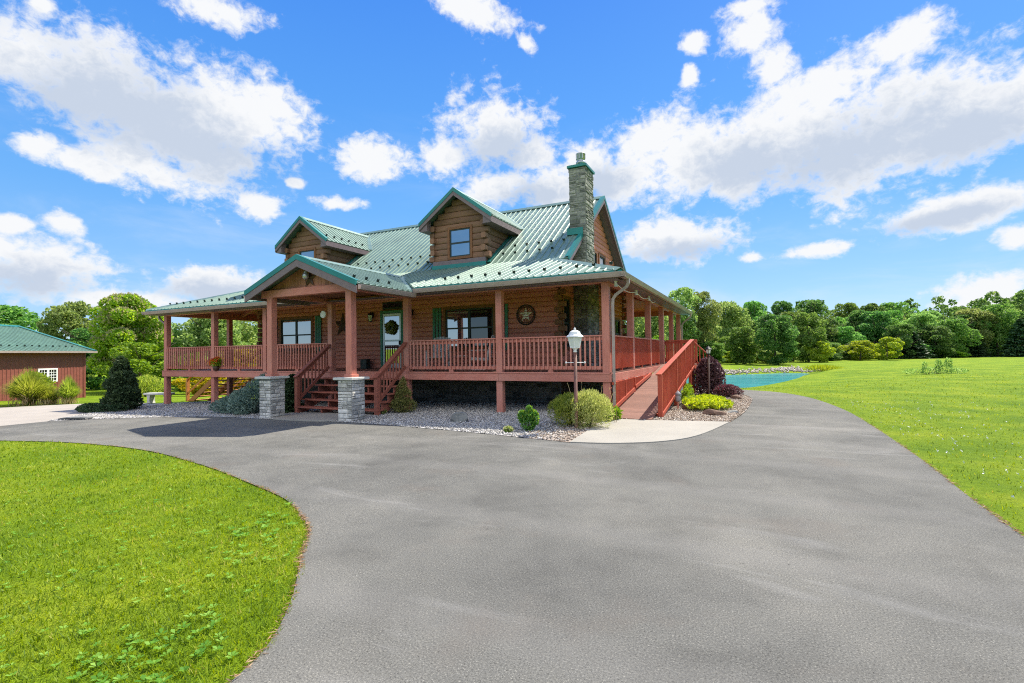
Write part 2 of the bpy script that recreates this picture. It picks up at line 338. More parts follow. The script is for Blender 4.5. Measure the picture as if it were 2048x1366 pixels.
def terr_np(x,y):
    x=np.asarray(x,float);y=np.asarray(y,float)
    t=np.maximum(0,-x); s=np.clip((-x-8)/8,0,1)
    z=-0.0165*np.minimum(t,20)-0.02*np.clip(t-20,0,25)-0.05*np.clip(y,0,14)*s
    d=seg_dist(x,y,POND)
    w_=2.2+6.0*np.clip((34-y)/8,0,1)*np.clip((x+10)/6,0,1)
    z=z-0.55*np.clip((w_-d)/w_,0,1.7)*np.clip((y-10.5)/3,0,1)
    hill=4.0*sstep(98,190,0.42*x+0.91*y)*sstep(-40,30,x)
    hill+=5.0*sstep(75,150,-x)
    return z+hill
def terr(x,y): return float(terr_np(x,y))
def grid_ground():
    def axis(lo,hi,fine0,fine1,f):
        a=[fine0]; 
        while a[-1]<fine1: a.append(a[-1]+f)
        s=f*1.4; b=[a[0]]
        while b[-1]>lo: b.append(b[-1]-s); s*=1.25
        s=f*1.4; c=[a[-1]]
        while c[-1]<hi: c.append(c[-1]+s); s*=1.25
        return np.array(b[:0:-1]+a+c[1:])
    xs=axis(-900,900,-48,30,1.0); ys=axis(-500,1300,-20,48,1.0)
    X,Y=np.meshgrid(xs,ys); Z=terr_np(X,Y); nx,ny=len(xs),len(ys)
    v=np.stack([X,Y,Z],-1).reshape(-1,3); i=np.arange(nx*ny).reshape(ny,nx)
    f=np.stack([i[:-1,:-1],i[:-1,1:],i[1:,1:],i[1:,:-1]],-1).reshape(-1,4)
    return np_mesh('ground',v,f)
def np_mesh(name,v,f,smooth=False):
    me=bpy.data.meshes.new(name); n=len(v); k=f.shape[1]; m=len(f)
    me.vertices.add(n); me.vertices.foreach_set('co',np.asarray(v,np.float32).ravel())
    me.loops.add(m*k); me.loops.foreach_set('vertex_index',np.asarray(f,np.int32).ravel())
    me.polygons.add(m); me.polygons.foreach_set('loop_start',np.arange(0,m*k,k,dtype=np.int32)); me.polygons.foreach_set('loop_total',np.full(m,k,np.int32))
    if smooth: me.polygons.foreach_set('use_smooth',np.ones(m,bool))
    me.update(calc_edges=True); me.validate(); return me
def sheet(name,poly,off,mat,step=1.0,thick=0,kind='structure'):
    """flat region draped over the terrain"""
    bm=bmesh.new(); f=bm.faces.new([bm.verts.new((x,y,0)) for x,y in poly]); bm.normal_update()
    if f.normal.z<0: bmesh.ops.reverse_faces(bm,faces=[f])
    xs=[p[0] for p in poly]; ys=[p[1] for p in poly]
    bmesh.ops.triangulate(bm,faces=bm.faces[:])
    for ax,lo,hi in ((0,min(xs),max(xs)),(1,min(ys),max(ys))):
        k=math.ceil(lo/step)*step
        while k<hi:
            co=Vector((k,0,0)) if ax==0 else Vector((0,k,0)); no=Vector((1,0,0)) if ax==0 else Vector((0,1,0))
            bmesh.ops.bisect_plane(bm,geom=bm.verts[:]+bm.edges[:]+bm.faces[:],dist=1e-5,plane_co=co,plane_no=no); k+=step
    co=np.array([v.co[:] for v in bm.verts]); z=terr_np(co[:,0],co[:,1])+off
    for v,zz in zip(bm.verts,z): v.co.z=zz
    if thick:
        r=bmesh.ops.extrude_face_region(bm,geom=bm.faces[:])
        for e in r['geom']:
            if isinstance(e,bmesh.types.BMVert): e.co.z-=thick
        bmesh.ops.recalc_face_normals(bm,faces=bm.faces)
    me=bpy.data.meshes.new(name); bm.to_mesh(me); bm.free(); me.materials.append(mat)
    for p in me.polygons: p.use_smooth=False
    o=link(bpy.data.objects.new(name,me)); o['kind']=kind; return o
def curve(pts,n=6):
    """Catmull-Rom through the points"""
    out=[]
    for i in range(len(pts)-1):
        p0=Vector(pts[max(i-1,0)]);p1=Vector(pts[i]);p2=Vector(pts[i+1]);p3=Vector(pts[min(i+2,len(pts)-1)])
        for k in range(n):
            t=k/n; q=.5*((2*p1)+(p2-p0)*t+(2*p0-5*p1+4*p2-p3)*t*t+(3*p1-p0-3*p2+p3)*t**3); out.append((q.x,q.y))
    out.append(tuple(pts[-1])); return out

# ground materials
def grass_mat():
    m,nt,b=mk('lawn_ground',.9,.1)
    f=tex_noise(nt,.55,6,.62); f2=tex_noise(nt,7,6,.7); f3=tex_noise(nt,60,3,.7)
    c=ramp(nt,f,[(.30,(.105,.205,.010)),(.5,(.185,.290,.012)),(.68,(.28,.36,.020))])
    c2=ramp(nt,f2,[(.25,(.62,.70,.6)),(.7,(1.22,1.15,1.1))]); c3=ramp(nt,f3,[(.3,(.62,.66,.6)),(.7,(1.25,1.2,1.2))])
    c=mixc(nt,mixc(nt,c,c2,1.0,'MULTIPLY'),c3,1.0,'MULTIPLY')
    nt.links.new(c,b.inputs['Base Color']); bump(nt,b,fmath(nt,'ADD',f2,f3),.9,.05); return m
def asphalt_mat():
    m,nt,b=mk('asphalt_surface',.95,.15)
    big=tex_noise(nt,.35,5,.6,(1,1,1)); med=tex_noise(nt,1.3,6,.65,dist=.5); fine=tex_noise(nt,85,5,.8); fine2=tex_noise(nt,300,2,.7)
    c=ramp(nt,big,[(.32,(.118,.117,.109)),(.5,(.148,.146,.134)),(.66,(.180,.175,.158))])
    c=mixc(nt,c,ramp(nt,med,[(.28,(.78,.78,.78)),(.52,(1,1,1)),(.75,(1.12,1.11,1.09))]),1.0,'MULTIPLY')
    c=mixc(nt,c,ramp(nt,fine,[(.34,(.22,.22,.22)),(.45,(.88,.88,.88)),(.57,(1.08,1.08,1.07)),(.67,(2.4,2.35,2.25))]),1.0,'MULTIPLY')
    c=mixc(nt,c,ramp(nt,fine2,[(.3,(.7,.7,.7)),(.7,(1.3,1.3,1.3))]),1.0,'MULTIPLY')
    # brownish stains and pale scuffs
    st=tex_noise(nt,.9,4,.55); st=fmath(nt,'MULTIPLY',fmath(nt,'SUBTRACT',st,.58,True),2.2,True)
    c=mixc(nt,c,(.15,.125,.105),st)
    sc=tex_noise(nt,1.1,5,.6,(.35,1.6,1),rot=(0,0,R(28)),dist=.9); sc=fmath(nt,'MULTIPLY',fmath(nt,'SUBTRACT',sc,.60,True),2.2,True)
    c=mixc(nt,c,(.31,.305,.295),sc)
    # long faint tyre arcs
    wv=nn(nt,'ShaderNodeTexWave',wave_type='RINGS'); tc=nn(nt,'ShaderNodeTexCoord'); mp=nn(nt,'ShaderNodeMapping'); mp.inputs['Location'].default_value=(6.5,14.5,0); nt.links.new(tc.outputs['Object'],mp.inputs[0]); nt.links.new(mp.outputs[0],wv.inputs['Vector'])
    wv.inputs['Scale'].default_value=.17; wv.inputs['Distortion'].default_value=2.2; wv.inputs['Detail'].default_value=3; wv.inputs['Detail Scale'].default_value=.5
    tr=fmath(nt,'MULTIPLY',fmath(nt,'MULTIPLY',fmath(nt,'SUBTRACT',wv.outputs['Fac'],.80,True),4.0,True),fmath(nt,'MULTIPLY',big,.8),True)
    c=mixc(nt,c,(.27,.26,.245),fmath(nt,'MULTIPLY',tr,.38))
    sp=tex_noise(nt,16,2,.5); sp=fmath(nt,'MULTIPLY',fmath(nt,'SUBTRACT',sp,.72,True),8,True); c=mixc(nt,c,(.06,.058,.055),sp)
    nt.links.new(c,b.inputs['Base Color']); bump(nt,b,fmath(nt,'ADD',fine,fine2),.5,.01); return m
def gravel_mat():
    m,nt,b=mk('gravel_bed_surface',.9,.2)
    tc=nn(nt,'ShaderNodeTexCoord'); v=nn(nt,'ShaderNodeTexVoronoi'); v.inputs['Scale'].default_value=24; nt.links.new(tc.outputs['Object'],v.inputs['Vector'])
    s=nn(nt,'ShaderNodeSeparateColor'); nt.links.new(v.outputs['Color'],s.inputs[0])
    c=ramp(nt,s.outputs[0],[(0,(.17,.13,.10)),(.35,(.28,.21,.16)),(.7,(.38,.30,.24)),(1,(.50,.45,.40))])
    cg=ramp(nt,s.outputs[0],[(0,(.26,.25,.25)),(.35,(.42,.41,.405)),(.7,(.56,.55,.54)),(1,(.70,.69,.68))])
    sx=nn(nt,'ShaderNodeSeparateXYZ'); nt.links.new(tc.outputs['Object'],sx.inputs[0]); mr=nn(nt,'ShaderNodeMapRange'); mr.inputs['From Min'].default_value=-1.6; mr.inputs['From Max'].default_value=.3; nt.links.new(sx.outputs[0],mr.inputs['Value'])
    c=mixc(nt,cg,c,mr.outputs[0])  # shaded grey and sunlit tan of one gravel painted in along x
    d=fmath(nt,'SUBTRACT',1.0,fmath(nt,'MULTIPLY',v.outputs['Distance'],1.3),True)
    dc=nn(nt,'ShaderNodeCombineColor'); 
    for k in range(3): nt.links.new(d,dc.inputs[k])
    nt.links.new(c,b.inputs['Base Color']); bump(nt,b,d,1.0,.03); return m
def concrete_mat(name,base):
    m,nt,b=mk(name,.85,.2)
    f=tex_noise(nt,.7,6,.65); f2=tex_noise(nt,50,4,.7)
    c=ramp(nt,f,[(.3,tuple(x*.88 for x in base)),(.7,tuple(x*1.07 for x in base))]); c=mixc(nt,c,ramp(nt,f2,[(.3,(.88,.88,.88)),(.7,(1.08,1.08,1.08))]),1.0,'MULTIPLY')
    nt.links.new(c,b.inputs['Base Color']); bump(nt,b,f2,.25,.005); return m
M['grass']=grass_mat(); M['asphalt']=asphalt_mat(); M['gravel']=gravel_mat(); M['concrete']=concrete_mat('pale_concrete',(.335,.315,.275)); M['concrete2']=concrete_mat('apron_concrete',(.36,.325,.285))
def water_mat():
    m,nt,b=mk('pond_water',.22,.12)
    b.inputs['Base Color'].default_value=(.015,.20,.22,1)
    f=tex_noise(nt,1.0,5,.65,(.25,1.6,1),rot=(0,0,R(-25)))
    c=ramp(nt,f,[(.3,(.008,.13,.16)),(.7,(.05,.33,.32))]); nt.links.new(c,b.inputs['Base Color'])  # reflection and wave streaks painted into the water colour
    f2=tex_noise(nt,4.0,4,.6,(.6,2.0,1),rot=(0,0,R(-20))); bump(nt,b,f2,.16,.05); return m
M['water']=water_mat()

g=grid_ground(); g.materials.append(M['grass']); ground=link(bpy.data.objects.new('ground',g)); ground['kind']='structure'
lawnL=curve([(-12.16,-7.24),(-9.96,-6.86),(-7.31,-6.87),(-4.68,-7.37),(-2.73,-7.93),(-1.62,-8.3),(-.99,-8.64),(-.50,-8.96),(-.07,-9.42),(.42,-9.92),(.73,-10.31),(.87,-10.6),(.93,-11.0),(.85,-11.8),(.5,-12.8),(-.2,-14.2),(-1.6,-16.2),(-4,-19)])
driveR=curve([(5.1,-19),(5.2,-14),(5.27,-9.5),(5.3,-6.61),(5.33,-5.2),(5.41,-3.3),(5.44,0),(5.36,3.32),(4.9,6.7),(4.1,8.75),(3.08,9.65),(1.6,10.3),(-1,10.9),(-2.2,11)])
bedR=curve([(-2.2,9.4),(.4,9.2),(1.5,8.8),(2.4,8.0),(2.95,7.0),(3.14,6.04),(3.17,5),(3.02,1.93),(2.75,-.22)])
padF=curve([(2.75,-.22),(2.31,-2.24),(1.82,-3.15),(1.05,-3.68),(.28,-3.87)])
bedF=curve([(.28,-3.87),(-.59,-3.68),(-1.32,-3.5),(-2.7,-3.2),(-4.3,-2.93),(-5.6,-2.75),(-6.6,-2.72),(-9.1,-2.72),(-11.68,-2.72),(-13.61,-3.35),(-14.79,-3.9),(-16.2,-4.85)])
asph=lawnL[::-1]+[(-16.4,-8.0),(-16.2,-4.85)]+bedF[::-1][1:]+padF[::-1][1:]+bedR[::-1][1:]+driveR[::-1][0:]
sheet('driveway',asph,.012,M['asphalt'])
bed=bedF+[(-18.2,-2.6),(-19.7,-.6),(-19.7,3.2),(-2.2,3.2),(-2.2,9.4)]+bedR[1:]+[(.96,-.55),(.05,-.6)]
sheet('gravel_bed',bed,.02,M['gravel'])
sheet('concrete_pad',padF+[(.05,-.60),(.96,-.55)],.03,M['concrete'],thick=.05)
sheet('entry_pad',[(-6.66,-2.68),(-6.55,-.9),(-9.3,-.9),(-9.1,-2.68),(-8.3,-2.78),(-7.4,-2.78)],.045,M['concrete'],thick=.06)
sheet('concrete_apron',[(-16.2,-4.85),(-16.4,-8.0),(-20,-9.0),(-36,-13),(-31.5,-4.6),(-26.2,-2.0),(-24.4,-.5),(-22.6,.4),(-20.6,.6),(-19.7,-.6),(-18.2,-2.6)],.012,M['concrete2'])
pc=Vector((-1.5,28,0)); w=MB(); w.poly([tuple(Vector((x,y,0))+(Vector((x,y,0))-pc).normalized()*1.6+Vector((0,0,-.52))) for x,y in POND])
water=w.build('pond_water',M['water']); water['kind']='structure'

# ------------------------------------------------------------------ log house
DZ=1.10                      # deck top
WX0,WX1,WY0,WY1=-16.56,-2.40,2.85,11.35
RIDGE_Y,RIDGE_Z,MS=7.10,7.80,0.72   # main roof
PS,PZ=0.345,3.60             # porch roof pitch, eave height
EX0,EX1,EY0,EY1=-19.38,0.42,-.42,14.02
house=thing('log_house','two storey log house with green metal roof, wraparound porch and stone chimney','house',(-9.5,5.5,0))
HI=house.matrix_world.copy()
def part(mb,name,mats,parent=house,bevel=0,label=None,off=(0,0,0)):
    o=mb.build(name,mats,None,bevel,label)
    o.parent=parent
    w=Vector((0,0,0)); p=parent
    while p is not None: w+=p.location; p=p.parent
    o.location=-w
    return o
def inst(src,parent,off):
    """another copy of a part, moved by off"""
    o=src.copy(); COL.objects.link(o); o.parent=parent; o.location=src.location+Vector(off); return o

LOGP=[(.012,0),(.034,.012),(.046,.04),(.050,.1),(.046,.16),(.034,.188),(.012,.2)]   # outward, up
def log_course(mb,a,b,z,n,h=.2,mi=0,th=0):
    """one log from a to b (xy), outward normal n"""
    prof=[(o*1.0,u*h/.2) for o,u in LOGP]
    A=[Vector((a[0]+n[0]*o,a[1]+n[1]*o,z+u)) for o,u in prof]+[Vector((a[0]-n[0]*.05,a[1]-n[1]*.05,z+h)),Vector((a[0]-n[0]*.05,a[1]-n[1]*.05,z))]
    d=Vector((b[0]-a[0],b[1]-a[1],0)); mb.prism(A,d,mi)
def log_wall(mb,fix,axis,lo,hi,z0,z1,n,openings=(),h=.2,gable=None,endjit=0,mi=0):
    """axis 0: wall along x at y=fix; axis 1: along y at x=fix"""
    z=z0;k=0
    while z<z1-1e-3:
        hh=min(h,z1-z); a,b=lo,hi
        if gable:
            a,b=gable(z+hh*.7)
            if b-a<.15: break
        segs=[(a,b)]
        for s0,s1,oz0,oz1 in openings:
            if oz0<z+hh*.5<oz1:
                ns=[]
                for p,q in segs:
                    if s1<=p or s0>=q: ns.append((p,q))
                    else:
                        if s0>p: ns.append((p,s0))
                        if s1<q: ns.append((s1,q))
                segs=ns
        cuts=[]
        for p,q in segs:                      # butt joints in long runs
            while q-p>5.5:
                c=p+rnd.uniform(2.5,4.5); cuts.append((p,c-.002)); p=c
            cuts.append((p,q))
        for p,q in cuts:
            if axis==0: log_course(mb,(p,fix),(q,fix),z,n,hh,mi)
            else: log_course(mb,(fix,p),(fix,q),z,n,hh,mi)
        z+=h;k+=1
    # solid backing behind the logs
def stubs(mb,x,y,z0,z1,dx,dy,ln=.26,h=.2,start=0,mi=0):
    """projecting log ends at a corner; dx,dy = directions they stick out, alternating by course"""
    k=start; z=z0
    while z<z1-.1:
        d=(dx,0) if k%2==0 else (0,dy)
        l=ln*rnd.uniform(.88,1.12); t=.085
        if d[0]: a=Vector((x-.02*d[0],y,z)); e=Vector((d[0]*l,0,0)); sv=Vector((0,1,0))
        else: a=Vector((x,y-.02*d[1],z)); e=Vector((0,d[1]*l,0)); sv=Vector((1,0,0))
        c=.03; prof=[(-t+c,.012),(t-c,.012),(t,.012+c),(t,h-.012-c),(t-c,h-.012),(-t+c,h-.012),(-t,h-.012-c),(-t,.012+c)]
        mb.prism([a+sv*p+Vector((0,0,q)) for p,q in prof],e,mi); z+=h;k+=1

# --- walls
W1=(-15.28,-13.46,1.85,3.20); W2=(-6.74,-4.79,1.85,3.22); DOOR=(-9.72,-8.66,1.10,3.30); TRAN=(-9.62,-8.70,3.38,3.64)
opF=[(a-.1,b+.1,c-.1,d+.1) for a,b,c,d in (W1,W2)]+[DOOR,TRAN]
mb=MB()
log_wall(mb,WY0,0,WX0,WX1,DZ,4.7,(0,-1),opF,h=.17)
gab=lambda z:(max(WY0,RIDGE_Y-(RIDGE_Z-.12-z)/MS),min(WY1,RIDGE_Y+(RIDGE_Z-.12-z)/MS))
SW=[(3.05,3.75,1.75,3.45),(9.75,10.7,1.75,3.1),(6.2,7.1,4.55,5.6),(7.4,8.3,4.55,5.6)]
log_wall(mb,WX1,1,WY0,WY1,DZ,7.6,(1,0),SW,gable=gab)
log_wall(mb,WX0,1,WY0,WY1,DZ,7.6,(-1,0),[(4.2,5.6,1.9,3.2)],gable=gab)
log_wall(mb,WY1,0,WX0,WX1,DZ,4.7,(0,1),[])
part(mb,'wall',M['log'])
mb=MB()   # inner backing of the walls
mb.box(WX0+.02,WX1-.02,WY0+.02,WY0+.12,-.4,4.7); mb.box(WX0+.02,WX1-.02,WY1-.12,WY1-.02,-1.2,4.7)
for x in (WX0+.02,WX1-.12):
    mb.prism([(x,WY0+.13,-1),(x,WY1-.13,-1),(x,WY1-.13,4.6),(x,RIDGE_Y,RIDGE_Z-.2),(x,WY0+.13,4.6)],(.10,0,0))
part(mb,'wall_core',M['logend'])
for cx_,cy_,a_,b_ in ((WX1,WY0+.02,1,-1),(WX0,WY0+.02,-1,-1),(WX1,WY1-.02,1,1),(WX0,WY1-.02,-1,1)):
    mb=MB(); stubs(mb,cx_,cy_,DZ,4.3,a_,b_); part(mb,'corner_log',M['logend'])
# --- stone foundation
def stones(mb,face,s0,s1,z0,z1,n,hmin=.08,hmax=.16,wmin=.14,wmax=.42,pro=.03,mi=0,ztop=None):
    """rough stone courses on a vertical face: face(s,z,out) -> point"""
    z=z0
    while z<z1-.02:
        h=min(rnd.uniform(hmin,hmax),z1-z)
        if z1-z-h<.05: h=z1-z
        s=s0
        while s<s1-.01:
            w_=min(rnd.uniform(wmin,wmax),s1-s)
            if s1-s-w_<.08: w_=s1-s
            g=.007; o=rnd.uniform(.3,1)*pro; c=.012
            sub=[(z,z+h)] if (h<.1 or w_>.3 or rnd.random()<.6) else [(z,z+h*.5),(z+h*.5,z+h)]
            for za,zb in sub:
                j=lambda:rnd.uniform(-.010,.010)
                a,b,u,v=s+g+(j() if s>s0 else 0),s+w_-g+(j() if s+w_<s1-.01 else 0),za+g+j()*.5,zb-g+j()*.5
                oo=o*rnd.uniform(.5,1.0)
                back=[face(a,u,-.02),face(b,u,-.02),face(b,v,-.02),face(a,v,-.02)]
                mid=[face(a,u,oo*.45),face(b,u,oo*.45),face(b,v,oo*.45),face(a,v,oo*.45)]
                cu,cs=min(.02,(v-u)*.2),min(.03,(b-a)*.15)
                fr=[face(a+cs,u+cu,oo+j()*.6),face(b-cs,u+cu,oo+j()*.6),face(b-cs,v-cu,oo+j()*.6),face(a+cs,v-cu,oo+j()*.6)]
                mb.add(back+mid+fr,[(0,1,5,4),(1,2,6,5),(2,3,7,6),(3,0,4,7),(4,5,9,8),(5,6,10,9),(6,7,11,10),(7,4,8,11),(8,9,10,11)],mi)
            s+=w_
        z+=h
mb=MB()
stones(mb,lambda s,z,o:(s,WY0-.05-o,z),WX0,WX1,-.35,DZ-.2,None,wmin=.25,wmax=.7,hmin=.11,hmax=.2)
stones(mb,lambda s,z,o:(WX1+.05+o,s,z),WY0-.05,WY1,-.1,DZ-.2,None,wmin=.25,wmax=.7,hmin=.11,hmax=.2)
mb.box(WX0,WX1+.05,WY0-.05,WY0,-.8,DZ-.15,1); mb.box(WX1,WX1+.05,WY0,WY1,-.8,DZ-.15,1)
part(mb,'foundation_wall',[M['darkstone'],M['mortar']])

# --- roofs: slab + standing ribs clipped to the polygon
def roof_panel(mb,poly,updir,pitch_=.232,th=.035,rh=.030,mi=0,phase=0.0,inset=.05,rw=.034):
    P=[Vector(p) for p in poly]; n=(P[1]-P[0]).cross(P[2]-P[0]).normalized()
    if n.z<0: n=-n
    u=Vector(updir); u=(u-n*u.dot(n)).normalized(); s=u.cross(n).normalized()
    mb.prism(P,-n*th,mi)
    o=P[0]; q=[((p-o).dot(s),(p-o).dot(u)) for p in P]
    lo=min(a for a,_ in q); hi=max(a for a,_ in q); org=s.dot(o)
    k=math.ceil((lo+org-phase)/pitch_)
    while True:
        a=k*pitch_+phase-org
        if a>hi-.02: break
        k+=1
        if a<lo+.02: continue
        ts=[]
        for i in range(len(q)):
            (a0,b0),(a1,b1)=q[i],q[(i+1)%len(q)]
            if (a0<=a)!=(a1<=a): ts.append(b0+(b1-b0)*(a-a0)/(a1-a0))
        ts.sort()
        for i in range(0,len(ts)-1,2):
            t0,t1=ts[i]+.0,ts[i+1]-inset
            if t1-t0<.06: continue
            A=o+s*a+u*t0; d=u*(t1-t0)
            mb.prism([A+s*x+n*y for x,y in ((-rw,-.002),(-rw*.7,rh*.7),(-rw*.3,rh),(rw*.3,rh),(rw*.7,rh*.7),(rw,-.002))],d,mi)
def zp(y): return PZ+PS*(y-EY0)
def zm(y): return RIDGE_Z-MS*abs(y-RIDGE_Y)
XC=-7.84; EH=2.12; EYF=-2.75; EPZ=4.33; EEZ=3.47          # entry gable
YV=EY0+(EPZ-PZ)/PS
mb=MB(); U=(0,1,.3)
hy=3.27
z1=zp(2.85)
# front porch slope with the notch of the entry roof
roof_panel(mb,[(EX1,EY0,PZ),(EX1-hy,EY0+hy,z1),(XC,EY0+hy,z1),(XC,YV+.02,zp(YV+.02)),(XC+EH-.02,EY0,PZ)],U)
roof_panel(mb,[(EX0,EY0,PZ),(XC-EH+.02,EY0,PZ),(XC,YV+.02,zp(YV+.02)),(XC,EY0+hy,z1),(EX0+hy,EY0+hy,z1)],U)
d=EX1-WX1-.02
roof_panel(mb,[(EX1,EY0,PZ),(EX1,EY1,PZ),(EX1-d,EY1-d,PZ+PS*d),(EX1-d,EY0+d,PZ+PS*d)],(-1,0,.3))
roof_panel(mb,[(EX0,EY0,PZ),(EX0+d,EY0+d,PZ+PS*d),(EX0+d,EY1-d,PZ+PS*d),(EX0,EY1,PZ)],(1,0,.3))
roof_panel(mb,[(EX1,EY1,PZ),(EX0,EY1,PZ),(EX0+2.7,EY1-2.7,PZ+PS*2.7),(EX1-2.7,EY1-2.7,PZ+PS*2.7)],(0,-1,.3))
# hip caps, eave trim
for a,b in (((EX1,EY0,PZ),(EX1-d,EY0+d,PZ+PS*d)),((EX0,EY0,PZ),(EX0+d,EY0+d,PZ+PS*d)),((EX1,EY1,PZ),(EX1-d,EY1-d,PZ+PS*d)),((EX0,EY1,PZ),(EX0+d,EY1-d,PZ+PS*d))):
    A=Vector(a)+Vector((0,0,.012));B=Vector(b)+Vector((0,0,.012)); mb.extr([(-.14,-.045),(0,.03),(.14,-.045),(.14,-.03),(0,.05),(-.14,-.03)],A,B)
porch_roof=part(mb,'porch_roof',M['roof'])
def main_poly(a,b): return
mb=MB()
RX0,RX1=-16.94,-2.02; yb=2.72
fr=[(RX1,yb,zm(yb)),(RX1,RIDGE_Y,RIDGE_Z),(RX0,RIDGE_Y,RIDGE_Z),(RX0,yb,zm(yb))]
roof_panel(mb,fr,(0,1,.7))
yk=2*RIDGE_Y-yb
roof_panel(mb,[(RX1,yk,zm(yk)),(RX0,yk,zm(yk)),(RX0,RIDGE_Y,RIDGE_Z),(RX1,RIDGE_Y,RIDGE_Z)],(0,-1,.7))
mb.extr([(-.17,-.095),(0,.045),(.17,-.095),(.17,-.075),(0,.062),(-.17,-.075)],(RX0,RIDGE_Y,RIDGE_Z+.01),(RX1,RIDGE_Y,RIDGE_Z+.01))
main_roof=part(mb,'main_roof',M['roof'])
# rake boards and trim of the two gables
def rake(parent,p,q,out,trim=M['teal'],fas=M['fascia'],dep=.20,nm='rake_board'):
    m=MB(); p=Vector(p);q=Vector(q);o=Vector(out)
    dn=Vector((0,0,-1))
    m.prism([p+o*.0+dn*.03,q+o*.0+dn*.03,q+dn*(dep+.03),p+dn*(dep+.03)],o*.04,1)
    m.prism([p+Vector((0,0,.055)),q+Vector((0,0,.055)),q+dn*.075,p+dn*.075],o*.055,0)
    m.prism([p+Vector((0,0,.055))-o*.10,q+Vector((0,0,.055))-o*.10,q+Vector((0,0,.055))+o*.055,p+Vector((0,0,.055))+o*.055],(0,0,.012),0)
    return part(m,nm,[trim,fas],parent)
for x,sx in ((RX1,1),(RX0,-1)):
    rake(main_roof,(x,yb,zm(yb)),(x,RIDGE_Y,RIDGE_Z),(sx,0,0)); rake(main_roof,(x,yk,zm(yk)),(x,RIDGE_Y,RIDGE_Z),(sx,0,0))
mb=MB()
for xa,xb in ((WX1+.0,RX1-.005),(RX0+.005,WX0)):
    mb=MB()
    for ya,za,yb2,zb2 in ((yb,zm(yb),RIDGE_Y,RIDGE_Z),(yk,zm(yk),RIDGE_Y,RIDGE_Z)): mb.prism([(xa,ya,za-.05),(xb,ya,za-.05),(xb,yb2,zb2-.05),(xa,yb2,zb2-.05)],(0,0,-.02))
    part(mb,'gable_soffit',M['fascia'])
# --- entry gable roof
mb=MB(); rr=[(XC+EH,EYF,EEZ),(XC+EH,EY0,EEZ),(XC,YV,EPZ),(XC,EYF,EPZ)]
roof_panel(mb,[(XC+EH,EYF,EEZ),(XC,EYF,EPZ),(XC,YV,EPZ),(XC+EH,EY0+.0,EEZ)],(-1,0,.4))
roof_panel(mb,[(XC-EH,EYF,EEZ),(XC-EH,EY0,EEZ),(XC,YV,EPZ),(XC,EYF,EPZ)],(1,0,.4))
mb.extr([(-.16,-.055),(0,.03),(.16,-.055),(.16,-.04),(0,.05),(-.16,-.04)],(XC,EYF-.02,EPZ+.012),(XC,YV,EPZ+.012))
for s in (1,-1): mb.extr([(-.12,-.0),(0,.0),(.12,.0),(.12,.01),(-.12,.01)],(XC+s*EH*.97,EY0+.0,EEZ+.06),(XC,YV,EPZ+.035))
entry_roof=part(mb,'entry_roof',M['roof'])
for s in (1,-1): rake(entry_roof,(XC+s*EH,EYF,EEZ),(XC,EYF,EPZ),(0,-1,0),dep=.24)
mb=MB(); # gable infill boards
yg=-2.30; x=XC-1.75
while x<XC+1.75:
    w_=.135; za=3.52; f=lambda X:EPZ-.06-(EPZ-EEZ)/EH*abs(X-XC)
    a,b=x+.003,min(x+w_-.003,XC+1.75)
    top=[(a,yg,f(a)),(b,yg,f(b))]
    if a<XC<b: mb.prism([(a,yg,za),(b,yg,za),(b,yg,f(b)),(XC,yg,f(XC)),(a,yg,f(a))],(0,.025,0))
    elif min(f(a),f(b))>za: mb.prism([(a,yg,za),(b,yg,za),(b,yg,f(b)),(a,yg,f(a))],(0,.025,0))
    x+=w_
part(mb,'gable_board',M['panel'])
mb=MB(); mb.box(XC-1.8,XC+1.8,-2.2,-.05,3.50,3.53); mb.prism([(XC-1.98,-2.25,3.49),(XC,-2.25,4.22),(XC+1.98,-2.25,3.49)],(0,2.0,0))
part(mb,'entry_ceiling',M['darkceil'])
# --- porch ceiling under the slopes, soffits, beams
mb=MB()
def ceil_poly(pts): mb.prism([Vector(p)-Vector((0,0,.14)) for p in pts],(0,0,-.02))
ceil_poly([(EX1-.1,EY0+.1,PZ),(EX0+.1,EY0+.1,PZ),(EX0+hy,WY0-.02,zp(WY0)),(EX1-hy,WY0-.02,zp(WY0))])
ceil_poly([(EX1-.1,EY0+.1,PZ),(EX1-d+.06,EY0+d,PZ+PS*d),(EX1-d+.06,EY1-d,PZ+PS*d),(EX1-.1,EY1-.1,PZ)])
ceil_poly([(EX0+.1,EY0+.1,PZ),(EX0+.1,EY1-.1,PZ),(EX0+d-.06,EY1-d,PZ+PS*d),(EX0+d-.06,EY0+d,PZ+PS*d)])
ceil_poly([(EX1-.1,EY1-.1,PZ),(EX1-2.7,EY1-2.7+.06,PZ+PS*2.64),(EX0+2.7,EY1-2.7+.06,PZ+PS*2.64),(EX0+.1,EY1-.1,PZ)])
y=3.4
while y<10.8: mb.beam((-.12,y,PZ+PS*.5-.24),(-2.3,y,PZ+PS*2.7-.24),.09,.16); mb.beam((EX0+.5,y,PZ+PS*.5-.24),(-16.65,y,PZ+PS*2.7-.24),.09,.16); y+=1.5
part(mb,'porch_ceiling',M['ceiling'])
mb=MB(); BZ=3.38
for x0,x1 in ((XC+1.52,0.0),(-18.96,XC-1.52)): mb.box(x0,x1,.015,.20,BZ,3.66)
mb.box(XC-1.52,XC+1.52,.02,.2,BZ,3.62)
mb.box(-.19,-.005,.2,13.6,BZ,3.66); mb.box(-18.95,-18.77,.2,13.6,BZ,3.66); mb.box(-18.77,-.19,13.42,13.6,BZ,3.66)
part(mb,'porch_beam',M['redh'],bevel=.006)
mb=MB(); mb.box(XC-1.85,XC+1.85,-2.45,-2.25,3.33,3.54); part(mb,'entry_beam',M['redh'],bevel=.006)
